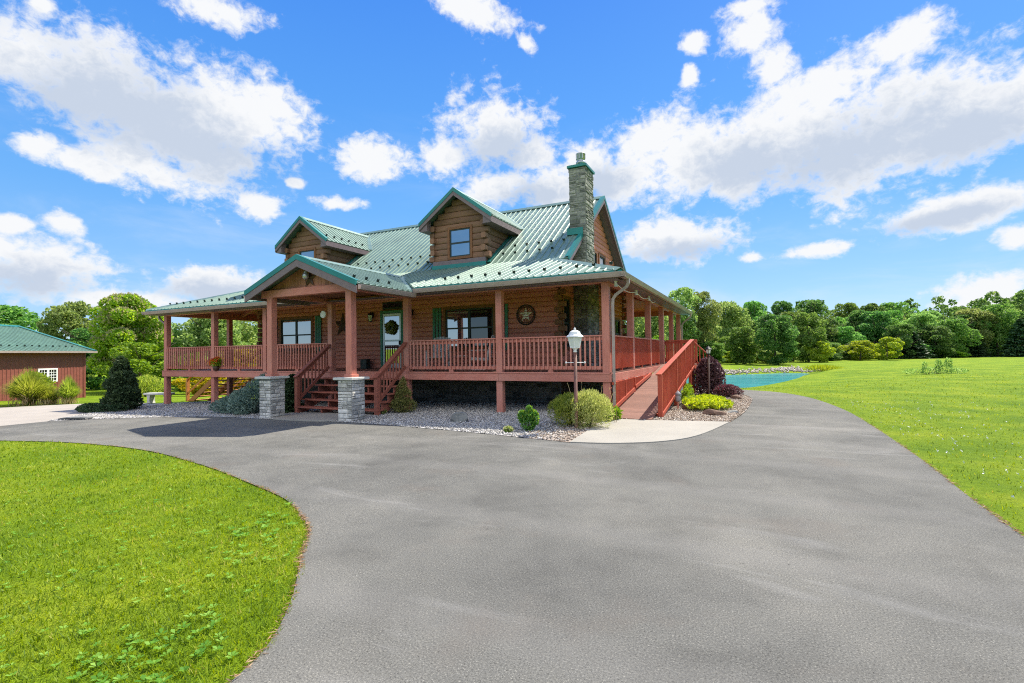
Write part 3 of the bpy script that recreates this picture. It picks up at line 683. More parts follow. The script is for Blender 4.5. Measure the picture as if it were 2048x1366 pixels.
for s in (1,-1):
    mb=MB(); mb.box(XC+s*1.52-.09,XC+s*1.52+.09,-2.24,.01,3.36,3.53); part(mb,'entry_side_beam',M['redh'],bevel=.006)
# eave fascia + gutters
GP=[(0,0),(.085,.0),(.105,.045),(.125,.115),(.11,.12),(.098,.05),(.08,.012),(.012,.012),(.012,.12),(0,.12)]
def gutter(p,q,outsign,parent=house):
    m=MB(); m.extr([(a*outsign,b) for a,b in GP],p,q); return part(m,'gutter',M['gutter'],parent)
mb=MB()
gy=EY0-.005; gz=3.425
for x0,x1 in ((XC+EH+.02,EX1),(EX0,XC-EH-.02)): mb.box(x0,x1,gy+.0,gy+.03,3.42,3.575)
mb.box(EX1-.025,EX1+.005,gy,EY1,3.42,3.575); mb.box(EX0-.005,EX0+.025,gy,EY1,3.42,3.575)
for s in (1,-1): mb.box(XC+s*EH-(.0 if s<0 else .03),XC+s*EH+(.03 if s<0 else 0),EYF+.05,EY0-.04,3.29,3.44)
part(mb,'eave_fascia',M['fascia'])
mb=MB()   # green drip edge below the ribs
for x0,x1 in ((XC+EH+.02,EX1+.01),(EX0-.01,XC-EH-.02)): mb.box(x0,x1,gy-.018,gy-.002,3.53,3.60)
mb.box(EX1+.007,EX1+.022,gy-.018,EY1,3.53,3.60); mb.box(EX0-.022,EX0-.007,gy-.018,EY1,3.53,3.60)
part(mb,'drip_edge',M['teal'])
gutter((XC+EH+.05,gy-.0,gz),(EX1+.125,gy-.0,gz),1); gutter((EX0-.12,gy,gz),(XC-EH-.05,gy,gz),1)
gutter((EX1+.006,gy-.12,gz),(EX1+.006,EY1+.03,gz),1); gutter((EX0-.006,gy-.12,gz),(EX0-.006,EY1+.03,gz),-1)
gutter((XC+EH+.003,EYF+.02,3.30),(XC+EH+.003,gy-.02,3.30),1); gutter((XC-EH-.003,EYF+.02,3.30),(XC-EH-.003,gy-.02,3.30),-1)
mb=MB(); mb.box(EX0+.1,EX1-.1,EY0+.03,.0,3.40,3.415); mb.box(.0,EX1-.03,.0,EY1,3.405,3.42); mb.box(EX0+.03,-18.96,.0,EY1,3.405,3.42)
part(mb,'soffit',M['fascia'])
# --- downspouts
def downspout(pts,w_=.085):
    m=MB()
    m.tube(pts,w_*.6,4,smooth=False); o=part(m,'downspout',M['gutter']); return o
downspout([(.49,.06,3.44),(.49,.06,3.33),(.44,.07,3.24),(.16,.10,3.06),(.085,.11,2.96),(.075,.11,2.8),(.075,.11,.03)])
downspout([(.49,13.5,3.44),(.49,13.5,3.30),(.40,13.5,3.2),(.14,13.5,3.0),(.07,13.5,2.85),(.07,13.5,.0)])
downspout([(-19.43,.1,3.44),(-19.43,.1,3.33),(-19.36,.12,3.24),(-19.12,.16,3.08),(-19.05,.16,2.95),(-19.05,.16,-.3)])

# --- deck
mb=MB()
def boards(x0,x1,y0,y1,along):
    w_=.14
    if along=='y':
        x=x0
        while x<x1-.01: mb.box(x+.002,min(x+w_-.003,x1),y0,y1,DZ-.035,DZ+rnd.uniform(-.001,.001)); x+=w_
    else:
        y=y0
        while y<y1-.01: mb.box(x0,x1,y+.002,min(y+w_-.003,y1),DZ-.035,DZ+rnd.uniform(-.001,.001)); y+=w_
boards(-18.96,0,.0,WY0-.01,'x'); boards(WX1+.01,-.0,WY0,13.6,'x'); boards(-18.96,WX0-.01,WY0,13.6,'x'); boards(WX0,WX1,WY1+.01,13.6,'x')
part(mb,'porch_deck',M['deck'])
mb=MB()
xs=[-18.96,-15.75,-12.75,-9.55,-6.38,-3.15,0]
for a,b in zip(xs[:-1],xs[1:]): mb.box(a+.002,b-.002,-.03,.01,DZ-.24,DZ-.037)
for a,b in ((-.02,4.2),(4.205,8.6),(8.605,13.6)): mb.box(-.005,.035,a,b,DZ-.24,DZ-.037)
for a,b in ((-.02,6.2),(6.205,13.6)): mb.box(-18.995,-18.955,a,b,DZ-.24,DZ-.037)
mb.box(-18.96,0,13.6,13.64,DZ-.24,DZ-.037)
mb.box(-18.98,.0,-.045,.0,DZ-.034,DZ+.002)
part(mb,'deck_rim',M['redh'],bevel=.004)
# --- porch posts
def post(x,y,ztop=BZ,zb=None,s=.19,mat='red',nm='porch_post'):
    m=MB(); zb=terr(x,y)-.1 if zb is None else zb
    m.box(x-s/2,x+s/2,y-s/2,y+s/2,zb,ztop); return part(m,nm,M[mat],bevel=.012)
fx=[-18.86,-15.75,-12.78,-9.55,-6.38,-3.15,-.10]; sy=[2.87,5.65,8.45,11.1,13.5]
for x in fx: post(x,.115)
for y in sy: post(-.10,y); post(-18.86,y)
for x in fx[1:-1]: post(x,13.5)
EPX=(XC+1.52,XC-1.52); EPY=-2.35
for x in EPX:
    m=MB(); m.box(x-.1,x+.1,EPY-.1,EPY+.1,1.06,3.33); p=part(m,'entry_post',M['red'],bevel=.012)
    m=MB(); m.box(x-.135,x+.135,EPY-.135,EPY+.135,1.045,1.13); part(m,'post_base',M['redh'],p,bevel=.012)
    zb=terr(x,EPY)-.03; q=.235; m=MB()
    F=[lambda s,z,o:(s,EPY-q-o,z),lambda s,z,o:(x+q+o,EPY+(s-x),z),lambda s,z,o:(x-(s-x),EPY+q+o,z),lambda s,z,o:(x-q-o,EPY-(s-x),z)]
    for fc in F: stones(m,fc,x-q,x+q,zb,.985,None,hmin=.07,hmax=.13,wmin=.12,wmax=.34,pro=.035)
    m.box(x-q,x+q,EPY-q,EPY+q,zb,.98,1)
    pier=part(m,'stone_pier',[M['pierstone'],M['mortar']])
    m=MB(); m.box(x-.33,x+.33,EPY-.33,EPY+.33,.985,1.052); part(m,'cap_stone',M['capstone'],pier,bevel=.012)
# --- railings
def railing(p,q,out,z=DZ,mat='red',capm='redh',h=.95,sp=.127,blk=True):
    """p,q ends between posts (xy); out = outward normal side on which balusters sit"""
    p=Vector((*p,0));q=Vector((*q,0));o=Vector((*out,0));d=(q-p);L_=d.length;d.normalize()
    m=MB(); up_=lambda v,zz:Vector((v.x,v.y,zz))
    m.beam(up_(p,z+.115),up_(q,z+.115),.04,.09); m.beam(up_(p,z+h-.085),up_(q,z+h-.085),.04,.09)
    n=max(2,int(L_/sp)); 
    for i in range(n):
        c=p+d*(L_*(i+.5)/n)+o*.041
        a=Vector((c.x,c.y,z+.075)); m.beam(a,Vector((c.x,c.y,z+h-.03)),.038,.038,upv=o)
    if blk: c=p+d*L_*.5; m.beam(up_(c-d*.07,z+.035),up_(c+d*.07,z+.035),.05,.07)
    r=part(m,'railing',M[mat])
    m=MB(); c0=up_(p+o*.012,z+h-.012); c1=up_(q+o*.012,z+h-.012); m.beam(c0,c1,.135,.036); part(m,'top_rail',M[capm],r,bevel=.005)
    return r
for a,b in zip(fx[:-1],fx[1:]):
    if a<-9 and b>-7: continue
    railing((a+.095,.09),(b-.095,.09),(0,-1))
ys=[.115]+sy
for a,b in zip(ys[:-1],ys[1:]):
    railing((-18.9,a+.095),(-18.9,b-.095),(-1,0)) if a>4 or b<3 else None
railing((-.065,.21),(-.065,2.775),(1,0),mat='brightred'); railing((-.065,2.965),(-.065,5.555),(1,0),mat='brightred'); railing((-.065,5.745),(-.065,7.35),(1,0),mat='brightred')
post(-.065,7.4,ztop=DZ+.95,zb=DZ-.02,s=.09,mat='brightred',nm='rail_post')
railing((-.065,9.0),(-.065,11.0),(1,0),mat='brightred'); railing((-.065,11.2),(-.065,13.4),(1,0),mat='brightred')
for a,b in zip(fx[:-1],fx[1:]): railing((a+.095,13.53),(b-.095,13.53),(0,1))
# --- front stairs
mb=MB(); ST=[(.9,-.12),(.7,-.39),(.49,-.66),(.28,-.93),(.07,-1.2)]; sx0,sx1=-9.62,-6.30
for z,y in ST: mb.box(sx0,sx1,y-.17,y+.135,z-.045,z)
part(mb,'stair_tread',M['tread'],bevel=.006)
mb=MB()
for x in (sx0+.12,(sx0+sx1)/2-.55,(sx0+sx1)/2+.55,sx1-.12):
    pl=[(x-.025,.0,.85),(x-.025,.0,.35),(x-.025,-1.15,-.18),(x-.025,-1.33,-.18),(x-.025,-1.33,.02),(x-.025,-1.05,.02),(x-.025,-1.05,.235),(x-.025,-.78,.235),(x-.025,-.78,.445),(x-.025,-.51,.445),(x-.025,-.51,.655),(x-.025,-.24,.655),(x-.025,-.24,.85)]
    mb=MB(); mb.prism(pl,(.05,0,0)); part(mb,'stair_stringer',M['tread'])
for x in (sx0+.07,sx1-.07):
    m=MB(); yb_=-1.30
    m.box(x-.06,x+.06,yb_-.06,yb_+.06,-.16,.98)
    n=9; y0_,z0_=-.02,2.0; y1_,z1_=yb_,1.0
    for i in range(1,n):
        t=i/n; yy=y0_+(y1_-y0_)*t; zz=z0_+(z1_-z0_)*t; m.beam((x,yy,zz-.76+.02),(x,yy,zz-.03),.036,.036,upv=(0,1,0))
    m.beam((x,y0_,z0_-.74),(x,y1_,z1_-.76),.04,.09); m.beam((x,y0_,z0_-.08),(x,y1_,z1_-.08),.04,.09)
    r=part(m,'stair_railing',M['tread']); m=MB(); m.beam((x,y0_+.02,z0_-.0),(x,y1_-.10,z1_-.03),.14,.038); part(m,'top_rail',M['tread'],r,bevel=.005)
# --- wheelchair ramp
mb=MB(); y0,y1=-.55,7.4; zr=lambda y:.045+(DZ-.045)*(y-y0)/(y1-y0); y=y0
while y<y1-.01:
    ye=min(y+.14,y1); mb.prism([(.06,y+.002,zr(y)),(.06,ye-.003,zr(ye)),(.06,ye-.003,zr(ye)-.035),(.06,y+.002,zr(y)-.035)],(1.04,0,0)); y+=.14
part(mb,'ramp_deck',M['deck'])
mb=MB(); 
y=y1
while y<8.9: mb.box(.04,1.22,y+.002,y+.137,DZ-.035,DZ); y+=.14
part(mb,'ramp_landing',M['deck'])
mb=MB()
mb.beam((1.13,.10,zr(.1)-.13),(1.13,y1,zr(y1)-.13),.045,.19); mb.beam((.08,y0+.1,zr(y0+.1)-.07),(.08,y1,zr(y1)-.13),.04,.16)
mb.box(1.1,1.22,y1,8.9,DZ-.24,DZ-.04); mb.box(.04,1.22,8.88,8.92,DZ-.24,DZ-.04)
part(mb,'ramp_stringer',M['brightred'])
RX=1.17; py=[.10,2.75,4.75,6.35,7.35]
for y in py:
    m=MB(); s=.10 if y<1 else .09; m.box(RX-.02,RX+.085,y-.05,y+.05,-.06,zr(y)+.915); part(m,'ramp_post',M['brightred'],bevel=.008)
for x,y in ((1.17,8.85),(.62,8.85)):
    m=MB(); m.box(x-.045,x+.045,y-.045,y+.045,-.06,DZ+.96); part(m,'ramp_post',M['brightred'],bevel=.008)
m=MB(); n=40
for i in range(n):
    y=.2+(7.3-.2)*(i+.5)/n
    if min(abs(y-p) for p in py)<.05: continue
    m.beam((RX+.045,y,zr(y)-.11),(RX+.045,y,zr(y)+.875),.036,.036,upv=(1,0,0))
m.beam((RX+.005,.15,zr(.15)+.83),(RX+.005,7.35,zr(7.35)+.83),.04,.09); m.beam((RX+.075,.12,zr(.12)-.06),(RX+.075,7.35,zr(7.35)-.06),.03,.08)
r=part(m,'ramp_railing',M['brightred']); m=MB(); m.beam((RX+.01,.02,zr(.02)+.93),(RX+.01,7.4,zr(7.4)+.93),.135,.036); part(m,'top_rail',M['brightred'],r,bevel=.005)
railing((.03,8.87),(1.13,8.87),(0,1),mat='brightred',capm='brightred',blk=False)
# slatted skirt on the house side of the ramp
m=MB(); n=34
for i in range(n):
    y=.12+3.6*(i+.5)/n; zb=zr(y)+.02
    if DZ-.25-zb>.05: m.beam((.075,y,zb),(.075,y,DZ-.25),.036,.036,upv=(1,0,0))
for y in (1.25,2.45): m.box(.03,.11,y-.04,y+.04,zr(y)-.15,DZ-.245)
m.beam((.10,-.02,zr(-.02)+.10),(.10,2.3,zr(2.3)+.10),.06,.09); m.beam((.10,2.42,zr(2.42)+.14),(.10,4.9,zr(4.9)+.08),.06,.09)
m.box(.04,.08,.02,4.4,DZ-.31,DZ-.245)
part(m,'ramp_skirt',M['brightred'])
# steps from the landing towards the pond
m=MB()
for i in range(4): m.box(1.24+i*.22,1.24+i*.22+.25,7.95,8.8,DZ-.22-i*.22-.045,DZ-.22-i*.22)
m.beam((1.2,7.93,.9),(2.15,7.93,-.05),.04,.22); m.beam((1.2,8.82,.9),(2.15,8.82,-.05),.04,.22)
part(m,'side_stair',M['brightred'])
m=MB(); m.beam((1.2,7.9,1.95),(2.1,7.9,1.05),.10,.035); m.beam((1.2,7.9,1.25),(2.1,7.9,.35),.035,.08)
for i in range(7): t=(i+.5)/7; m.beam((1.2+.9*t,7.9,1.24-.9*t),(1.2+.9*t,7.9,1.93-.9*t),.035,.035,upv=(0,1,0))
m.box(2.05,2.15,7.85,7.95,-.05,1.05)
part(m,'side_stair_railing',M['brightred'])
# --- stairs off the left end of the porch
m=MB()
for i in range(8):
    x=-19.05-i*.29; m.box(x-.27,x+.02,2.5,4.6,DZ-.2-i*.19-.04,DZ-.2-i*.19)
for y in (2.48,3.5,4.62): m.beam((-18.98,y,.9),(-21.5,y,-.68),.045,.24)
part(m,'left_stair',M['gold'])
for y in (2.46,4.64):
    m=MB(); m.box(-21.45,-21.33,y-.06,y+.06,-.75,.6); m.beam((-18.97,y,2.0),(-21.4,y,.55),.1,.036); m.beam((-18.97,y,1.35),(-21.4,y,-.1),.04,.08); part(m,'left_stair_railing',M['gold'])

# --- dormers
def dormer(xc,peak=7.44,yf=2.5,half=1.5,eave=6.34,wl=1.06,win=True,label=None):
    yw=2.85; sl=(peak-eave)/half
    yr=RIDGE_Y-(RIDGE_Z-peak)/MS; ye=RIDGE_Y-(RIDGE_Z-eave)/MS
    m=MB(); zt=lambda x:peak-.10-sl*abs(x-xc)
    op=[(xc+.05-.5,xc+.05+.5,5.02,6.18)]
    def g(z):
        h=min(wl,(peak-.12-z)/sl); return (xc-h,xc+h)
    log_wall(m,yw,0,xc-wl,xc+wl,4.98,7.4,(0,-1),op,h=.22,gable=g)
    for s in (1,-1):
        z=4.98
        while z<6.5:
            yy=RIDGE_Y-(RIDGE_Z-z)/MS
            log_course(m,(xc+s*wl,yw),(xc+s*wl,max(yw+.1,min(yy+.35,5.4))),z,(s,0),.22); z+=.22
    body=part(m,'dormer',M['logd'],label=label)
    m=MB(); m.prism([(xc-wl+.02,yw+.02,4.6),(xc+wl-.02,yw+.02,4.6),(xc+wl-.02,yw+.02,zt(xc+wl)-.05),(xc,yw+.02,peak-.2),(xc-wl+.02,yw+.02,zt(xc-wl)-.05)],(0,.08,0))
    for s in (1,-1): m.prism([(xc+s*(wl-.02),yw+.1,4.6),(xc+s*(wl-.02),5.4,6.5),(xc+s*(wl-.02),yw+.1,6.6)],(-s*.08,0,0))
    part(m,'dormer_core',M['logd'],body)
    for s in (1,-1): m=MB(); stubs(m,xc+s*wl,yw,4.98,6.35,s,-1,ln=.2,h=.22); part(m,'corner_log',M['logd'],body)
    m=MB()
    roof_panel(m,[(xc+half,yf,eave),(xc,yf,peak),(xc,yr,peak),(xc+half,ye,eave)],(-1,0,.7))
    roof_panel(m,[(xc-half,yf,eave),(xc-half,ye,eave),(xc,yr,peak),(xc,yf,peak)],(1,0,.7))
    m.extr([(-.15,-.085),(0,.04),(.15,-.085),(.15,-.07),(0,.058),(-.15,-.07)],(xc,yf-.02,peak+.01),(xc,yr,peak+.01))
    for s in (1,-1): m.extr([(-.10,0),(.10,0),(.10,.012),(-.10,.012)],(xc+s*half*.985,ye,eave+.05),(xc,yr,peak+.04))
    part(m,'dormer_roof',M['roof'],body)
    for s in (1,-1): rake(body,(xc+s*half,yf,eave),(xc,yf,peak),(0,-1,0),dep=.19)
    for s in (1,-1):
        m=MB()
        a,b=sorted((xc+s*half,xc+s*(half-.035))); m.box(a,b,yf+.0,ye+.1,eave-.235,eave-.045)
        a,b=sorted((xc+s*(wl+.05),xc+s*(half-.036))); m.box(a,b,yf+.0,ye-.25,eave-.25,eave-.235)
        a,b=sorted((xc+s*(wl+.10),xc+s*(half-.04))); m.prism([(a,yf+.002,eave-.24),(b,yf+.002,eave-.24),(b,yf+.002,eave-.03 if s>0 else eave+sl*(half-wl-.12)-.05),(a,yf+.002,eave+sl*(half-wl-.12)-.05 if s>0 else eave-.03)],(0,.25,0))
        part(m,'dormer_eave',M['fascia'],body)
    m=MB(); m.box(xc-wl-.03,xc+wl+.03,yw-.085,yw-.0,4.80,4.99,0); m.box(xc-wl-.06,xc+wl+.06,yw-.11,yw-.086,4.70,4.84,1)
    for s in (1,-1):
        m.beam((xc+s*(wl+.1),yw,zm(yw)+.07),(xc+s*(wl+.1),5.1,zm(5.1)+.07),.16,.03,mi=1)
    part(m,'dormer_flashing',[M['fascia'],M['teal']],body)
    m=MB(); wx0,wx1,z0,z1=xc+.05-.43,xc+.05+.43,5.10,6.10
    m.box(wx0-.085,wx1+.085,yw-.075,yw+.0,z1,z1+.09,0); m.box(wx0-.085,wx1+.085,yw-.085,yw+.0,z0-.085,z0,0)
    for a in (wx0-.085,wx1): m.box(a,a+.085,yw-.075,yw+.0,z0,z1,0)
    zc=(z0+z1)/2
    for a,b,c,dd in ((wx0,wx1,z1-.045,z1),(wx0,wx1,z0,z0+.05),(wx0,wx1,zc-.03,zc+.03)): m.box(a,b,yw-.05,yw,c,dd,1)
    for a in (wx0,wx1-.045): m.box(a,a+.045,yw-.049,yw,z0+.05,z1-.045,1)
    m.box(wx0+.04,wx1-.04,yw-.03,yw-.02,z0+.04,z1-.04,2)
    part(m,'dormer_window',[M['casing'],M['darkframe'],M['pane']],body)
    return body
dormer(-6.15,label='right dormer beside the chimney, its window fully visible'); dormer(-13.75,label='left dormer behind the entry gable')
# --- windows and door of the front
def window(name,x0,x1,z0,z1,y=WY0,axis=0,lites=2,pane='pane'):
    """axis 0: faces -y at y;  axis 1: faces +x at x=y"""
    def B(m,a,b,c,dd,o0,o1,mi=0):
        if axis==0: m.box(a,b,y-o1,y-o0,c,dd,mi)
        else: m.box(y+o0,y+o1,a,b,c,dd,mi)
    m=MB(); cw=.10
    B(m,x0-cw,x1+cw,z1,z1+cw,0,.085); B(m,x0-cw-.02,x1+cw+.02,z0-cw,z0,0,.10); B(m,x0-cw,x0,z0,z1,0,.085); B(m,x1,x1+cw,z0,z1,0,.085)
    w_=part(m,name,M['casing'])
    m=MB(); B(m,x0,x1,z1-.05,z1,0,.055); B(m,x0,x1,z0,z0+.055,0,.055)
    n=lites; W=(x1-x0)/n; zc=z0+(z1-z0)*.5
    for i in range(n):
        a=x0+i*W; b=a+W
        B(m,a,a+.05,z0+.055,z1-.05,0,.056); B(m,b-.05,b,z0+.055,z1-.05,0,.056); B(m,a+.05,b-.05,zc-.028,zc+.028,0,.05)
    part(m,'window_frame',M['darkframe'],w_)
    for i in range(n):
        a=x0+i*W; m=MB(); B(m,a+.04,a+W-.04,zc,z1-.04,.028,.034); B(m,a+.04,a+W-.04,z0+.04,zc,.018,.024); part(m,'pane',M[pane if not(n>1 and i==1 and pane=='panemix') else 'panedk'],w_)
    return w_
M['panemix']=M['pane']
window('front_window',*W1); window('front_window',*W2,pane='panemix')
window('side_window',3.1,3.7,1.8,3.4,WX1,1,1,'panedk'); window('side_window',9.8,10.65,1.8,3.05,WX1,1,1,'panedk')
window('gable_window',6.25,7.05,4.6,5.55,WX1,1,1); window('gable_window',7.45,8.25,4.6,5.55,WX1,1,1)
def shutter(x0,x1,z0,z1):
    m=MB(); n=3; w_=(x1-x0)/n
    for i in range(n): m.box(x0+i*w_+.018,x0+(i+1)*w_-.018,WY0-.105,WY0-.08,z0,z1)
    m.box(x0,x1,WY0-.08,WY0-.06,z1-.28,z1-.2); m.box(x0,x1,WY0-.08,WY0-.06,z0+.2,z0+.28)
    part(m,'shutter',M['green'],bevel=.004)
for a,b in ((-15.86,-15.48),(-13.22,-12.86),(-7.30,-6.90),(-4.60,-4.20)): shutter(a,b,1.72,3.30)
m=MB(); dx0,dx1=-9.64,-8.74
m.box(dx0-.10,dx0,WY0-.09,WY0,DZ,3.32); m.box(dx1,dx1+.10,WY0-.09,WY0,DZ,3.32); m.box(dx0,dx1,WY0-.09,WY0,3.22,3.32)
m.box(dx0,dx1,WY0-.05,WY0,DZ+.02,3.22,1)
door=part(m,'front_door',[M['green'],M['darkframe']])
m=MB(); f=.07
for a,b,c,dd in ((dx0+.02,dx0+.02+f,DZ+.03,3.2),(dx1-.02-f,dx1-.02,DZ+.03,3.2),(dx0+.09,dx1-.09,3.12,3.2),(dx0+.09,dx1-.09,2.13,2.2),(dx0+.09,dx1-.09,DZ+.03,DZ+.2)): m.box(a,b,WY0-.075,WY0-.05,c,dd)
part(m,'storm_door_frame',M['steel'],door)
m=MB(); m.box(dx0+.085,dx1-.085,WY0-.066,WY0-.056,2.2,3.12); m.box(dx0+.085,dx1-.085,WY0-.062,WY0-.053,DZ+.2,2.13); part(m,'glass',M['pane'],door)
m=MB(); m.box(dx1-.075,dx1-.04,WY0-.14,WY0-.075,2.0,2.16); part(m,'handle',M['black'],door)
m=MB(); m.box(TRAN[0],TRAN[1],WY0-.09,WY0-.0,TRAN[2],TRAN[3],0); m.box(TRAN[0]+.05,TRAN[1]-.05,WY0-.10,WY0-.091,TRAN[2]+.05,TRAN[3]-.05,1); part(m,'transom',[M['darkframe'],M['panedk']])
# --- chimney
m=MB(); cx0,cx1,cy0,cy1=-2.45,-1.87,4.22,5.14; zt=8.08
def chim(cx0,cx1,cy0,cy1,z0,z1):
    stones(m,lambda s,z,o:(s,cy0-o,z),cx0,cx1,z0,z1,None,hmin=.08,hmax=.17,wmin=.14,wmax=.4,pro=.03)
    stones(m,lambda s,z,o:(cx1+o,s,z),cy0,cy1,z0,z1,None,hmin=.08,hmax=.17,wmin=.14,wmax=.4,pro=.05)
    stones(m,lambda s,z,o:(cx0-o,cy0+cy1-s,z),cy0,cy1,max(z0,5.2),z1,None,hmin=.09,hmax=.17,wmin=.14,wmax=.4,pro=.04)
    stones(m,lambda s,z,o:(cx0+cx1-s,cy1+o,z),cx0,cx1,z0,z1,None,hmin=.09,hmax=.17,wmin=.14,wmax=.4,pro=.04)
    m.box(cx0,cx1,cy0,cy1,z0,z1-.01,1)
chim(cx0,cx1,cy0,cy1,4.62,zt); chim(cx0,cx1+.02,cy0,cy1+.4,-.1,4.6)
chimney=part(m,'chimney',[M['chimstone'],M['mortar']])
m=MB(); m.box(cx0-.06,cx1+.07,cy0-.07,cy1+.06,zt,zt+.09); m.box(cx0-.03,cx1+.03,cy0-.03,cy1+.03,zt+.09,zt+.11); part(m,'chimney_cap',M['teal'],chimney,bevel=.01)
m=MB(); c=((cx0+cx1)/2,cy0+.45,zt+.1); m.lathe([(.13,0),(.13,.16),(.17,.17),(.17,.24),(.125,.25),(.125,.32),(.16,.33),(.16,.50),(.175,.505),(.17,.53),(0,.56)],c,18)
for k in range(8): a=k*math.pi/4; m.box(c[0]+.163*math.cos(a)-.012,c[0]+.163*math.cos(a)+.012,c[1]+.163*math.sin(a)-.012,c[1]+.163*math.sin(a)+.012,c[2]+.33,c[2]+.5)
part(m,'flue',M['steel'],chimney)
m=MB(); m.box(cx0-.08,cx1-.09,cy0-.09,cy0-.05,5.72,5.95); m.prism([(cx0-.08,cy0-.05,5.72),(cx0-.08,cy1,6.45),(cx0-.08,cy1,6.6),(cx0-.08,cy0-.05,5.95)],(.03,0,0)); part(m,'chimney_flashing',M['teal'],chimney)
# --- snow guards
gm=MB()
gm.box(-.03,.03,-.02,.02,0,.035); gm.prism([(-.048,-.012,.025),(.048,-.012,.025),(.038,-.012,.09),(0,-.012,.07),(-.038,-.012,.09)],(0,.022,0))
proto=gm.build('snow_guard',M['guard'])
first=[True]
def guard(parent,x,y,z,slope,rz=0):
    global proto
    if first[0]: o=proto; first[0]=False
    else: o=proto.copy(); COL.objects.link(o)
    o.parent=parent; w=Vector((0,0,0)); p=parent
    while p is not None: w+=p.location; p=p.parent
    o.location=Vector((x,y,z))-w; o.rotation_euler=(math.atan(slope),0,rz)
k=0; x=.05; p2=.232*2
n0=math.floor(.2/p2)
xx=[.232*2*k for k in range(-41,1)]
for x in xx:
    if XC-EH-.35<x<XC+EH+.25 or x<-19.2: continue
    y=.33; guard(porch_roof,x,y,zp(y)+.02,PS)
for r_,(yy,ph) in enumerate(((3.35,0),(3.85,.232))):
    for x in xx:
        x=x+ph
        if not(-16.6<x<-2.5): continue
        if any(xc-1.35<x<xc+1.35 for xc in (-6.15,-13.75)): continue
        guard(main_roof,x,yy,zm(yy)+.02,MS)
for i in range(4):
    y=-2.4+i*.464; xq=XC+EH-.45; guard(entry_roof,xq,y,EEZ+.45*(EPZ-EEZ)/EH+.02,(EPZ-EEZ)/EH,R(90))
for i in range(6):
    y=2.75+i*.42; xq=-13.75+1.5-.3; guard(main_roof,xq,y,6.34+.3*.733+.02,.73,R(90))
# --- porch ceiling lamp
m=MB(); m.lathe([(0,-.10),(.09,-.09),(.14,-.04),(.15,0)],(-17.0,1.4,3.78),18); part(m,'ceiling_lamp',M['white'])

# ------------------------------------------------------------------ foliage helpers
nr=np.random.default_rng(11)
def leaf_mat(name,dark,mid,light,trans=.58,rough=.55):
    m=bpy.data.materials.new(name); m.use_nodes=True; nt=m.node_tree; nt.nodes.clear()
    o=nn(nt,'ShaderNodeOutputMaterial'); b=nn(nt,'ShaderNodeBsdfPrincipled'); t=nn(nt,'ShaderNodeBsdfTranslucent'); mx=nn(nt,'ShaderNodeMixShader')
    f=tex_noise(nt,.55,4,.6); i=rnd_island(nt)
    k=fmath(nt,'ADD',fmath(nt,'MULTIPLY',f,.75),fmath(nt,'MULTIPLY',i,.45))
    c=ramp(nt,k,[(.33,dark),(.58,mid),(.85,light)])
    oi=nn(nt,'ShaderNodeObjectInfo'); h=nn(nt,'ShaderNodeHueSaturation')
    nt.links.new(fmath(nt,'ADD',fmath(nt,'MULTIPLY',oi.outputs['Random'],.05),.472),h.inputs['Hue'])
    nt.links.new(fmath(nt,'ADD',fmath(nt,'MULTIPLY',oi.outputs['Random'],.55),.85),h.inputs['Value']); nt.links.new(c,h.inputs['Color'])
    nt.links.new(h.outputs[0],b.inputs['Base Color']); b.inputs['Roughness'].default_value=rough; b.inputs['Specular IOR Level'].default_value=.25
    h2=nn(nt,'ShaderNodeHueSaturation'); h2.inputs['Hue'].default_value=.485; h2.inputs['Saturation'].default_value=1.1; h2.inputs['Value'].default_value=1.25; nt.links.new(h.outputs[0],h2.inputs['Color'])
    nt.links.new(h2.outputs[0],t.inputs[0]); mx.inputs[0].default_value=trans
    nt.links.new(b.outputs[0],mx.inputs[1]); nt.links.new(t.outputs[0],mx.inputs[2]); nt.links.new(mx.outputs[0],o.inputs[0]); return m
def unit(a): return a/np.maximum(np.linalg.norm(a,axis=1,keepdims=True),1e-9)
def leaf_quads(c,ln,wd,axis=None,spread=1.0,rng=nr):
    """diamond leaves at c (N,3); axis = preferred pointing direction"""
    n=len(c); a=rng.normal(size=(n,3))
    if axis is not None: a=axis+spread*a*.6
    a=unit(a); b=unit(np.cross(a,rng.normal(size=(n,3))))
    ln=np.broadcast_to(np.asarray(ln,float),(n,))[:,None]*rng.uniform(.7,1.3,(n,1)); wd=np.broadcast_to(np.asarray(wd,float),(n,))[:,None]*rng.uniform(.75,1.25,(n,1))
    v=np.stack([c-a*ln*.5,c+b*wd*.5-a*ln*.05,c+a*ln*.5,c-b*wd*.5-a*ln*.05],1)
    return v.reshape(-1,3)
def quad_mesh(name,v,mat):
    f=np.arange(len(v)).reshape(-1,4); me=np_mesh(name,v,f); me.materials.append(mat); return me
def lobes_points(lobes,n,rng=nr,up=.25,shell=(.72,1.06)):
    """points on the skins of ball lobes [(x,y,z,rx,ry,rz)]"""
    L=np.array(lobes,float); ar=(L[:,3]*L[:,5]); idx=rng.choice(len(L),n,p=ar/ar.sum())
    d=rng.normal(size=(n,3)); d[:,2]+=up; d=unit(d); r=rng.uniform(shell[0],shell[1],(n,1))
    return L[idx,:3]+d*L[idx,3:6]*r, d
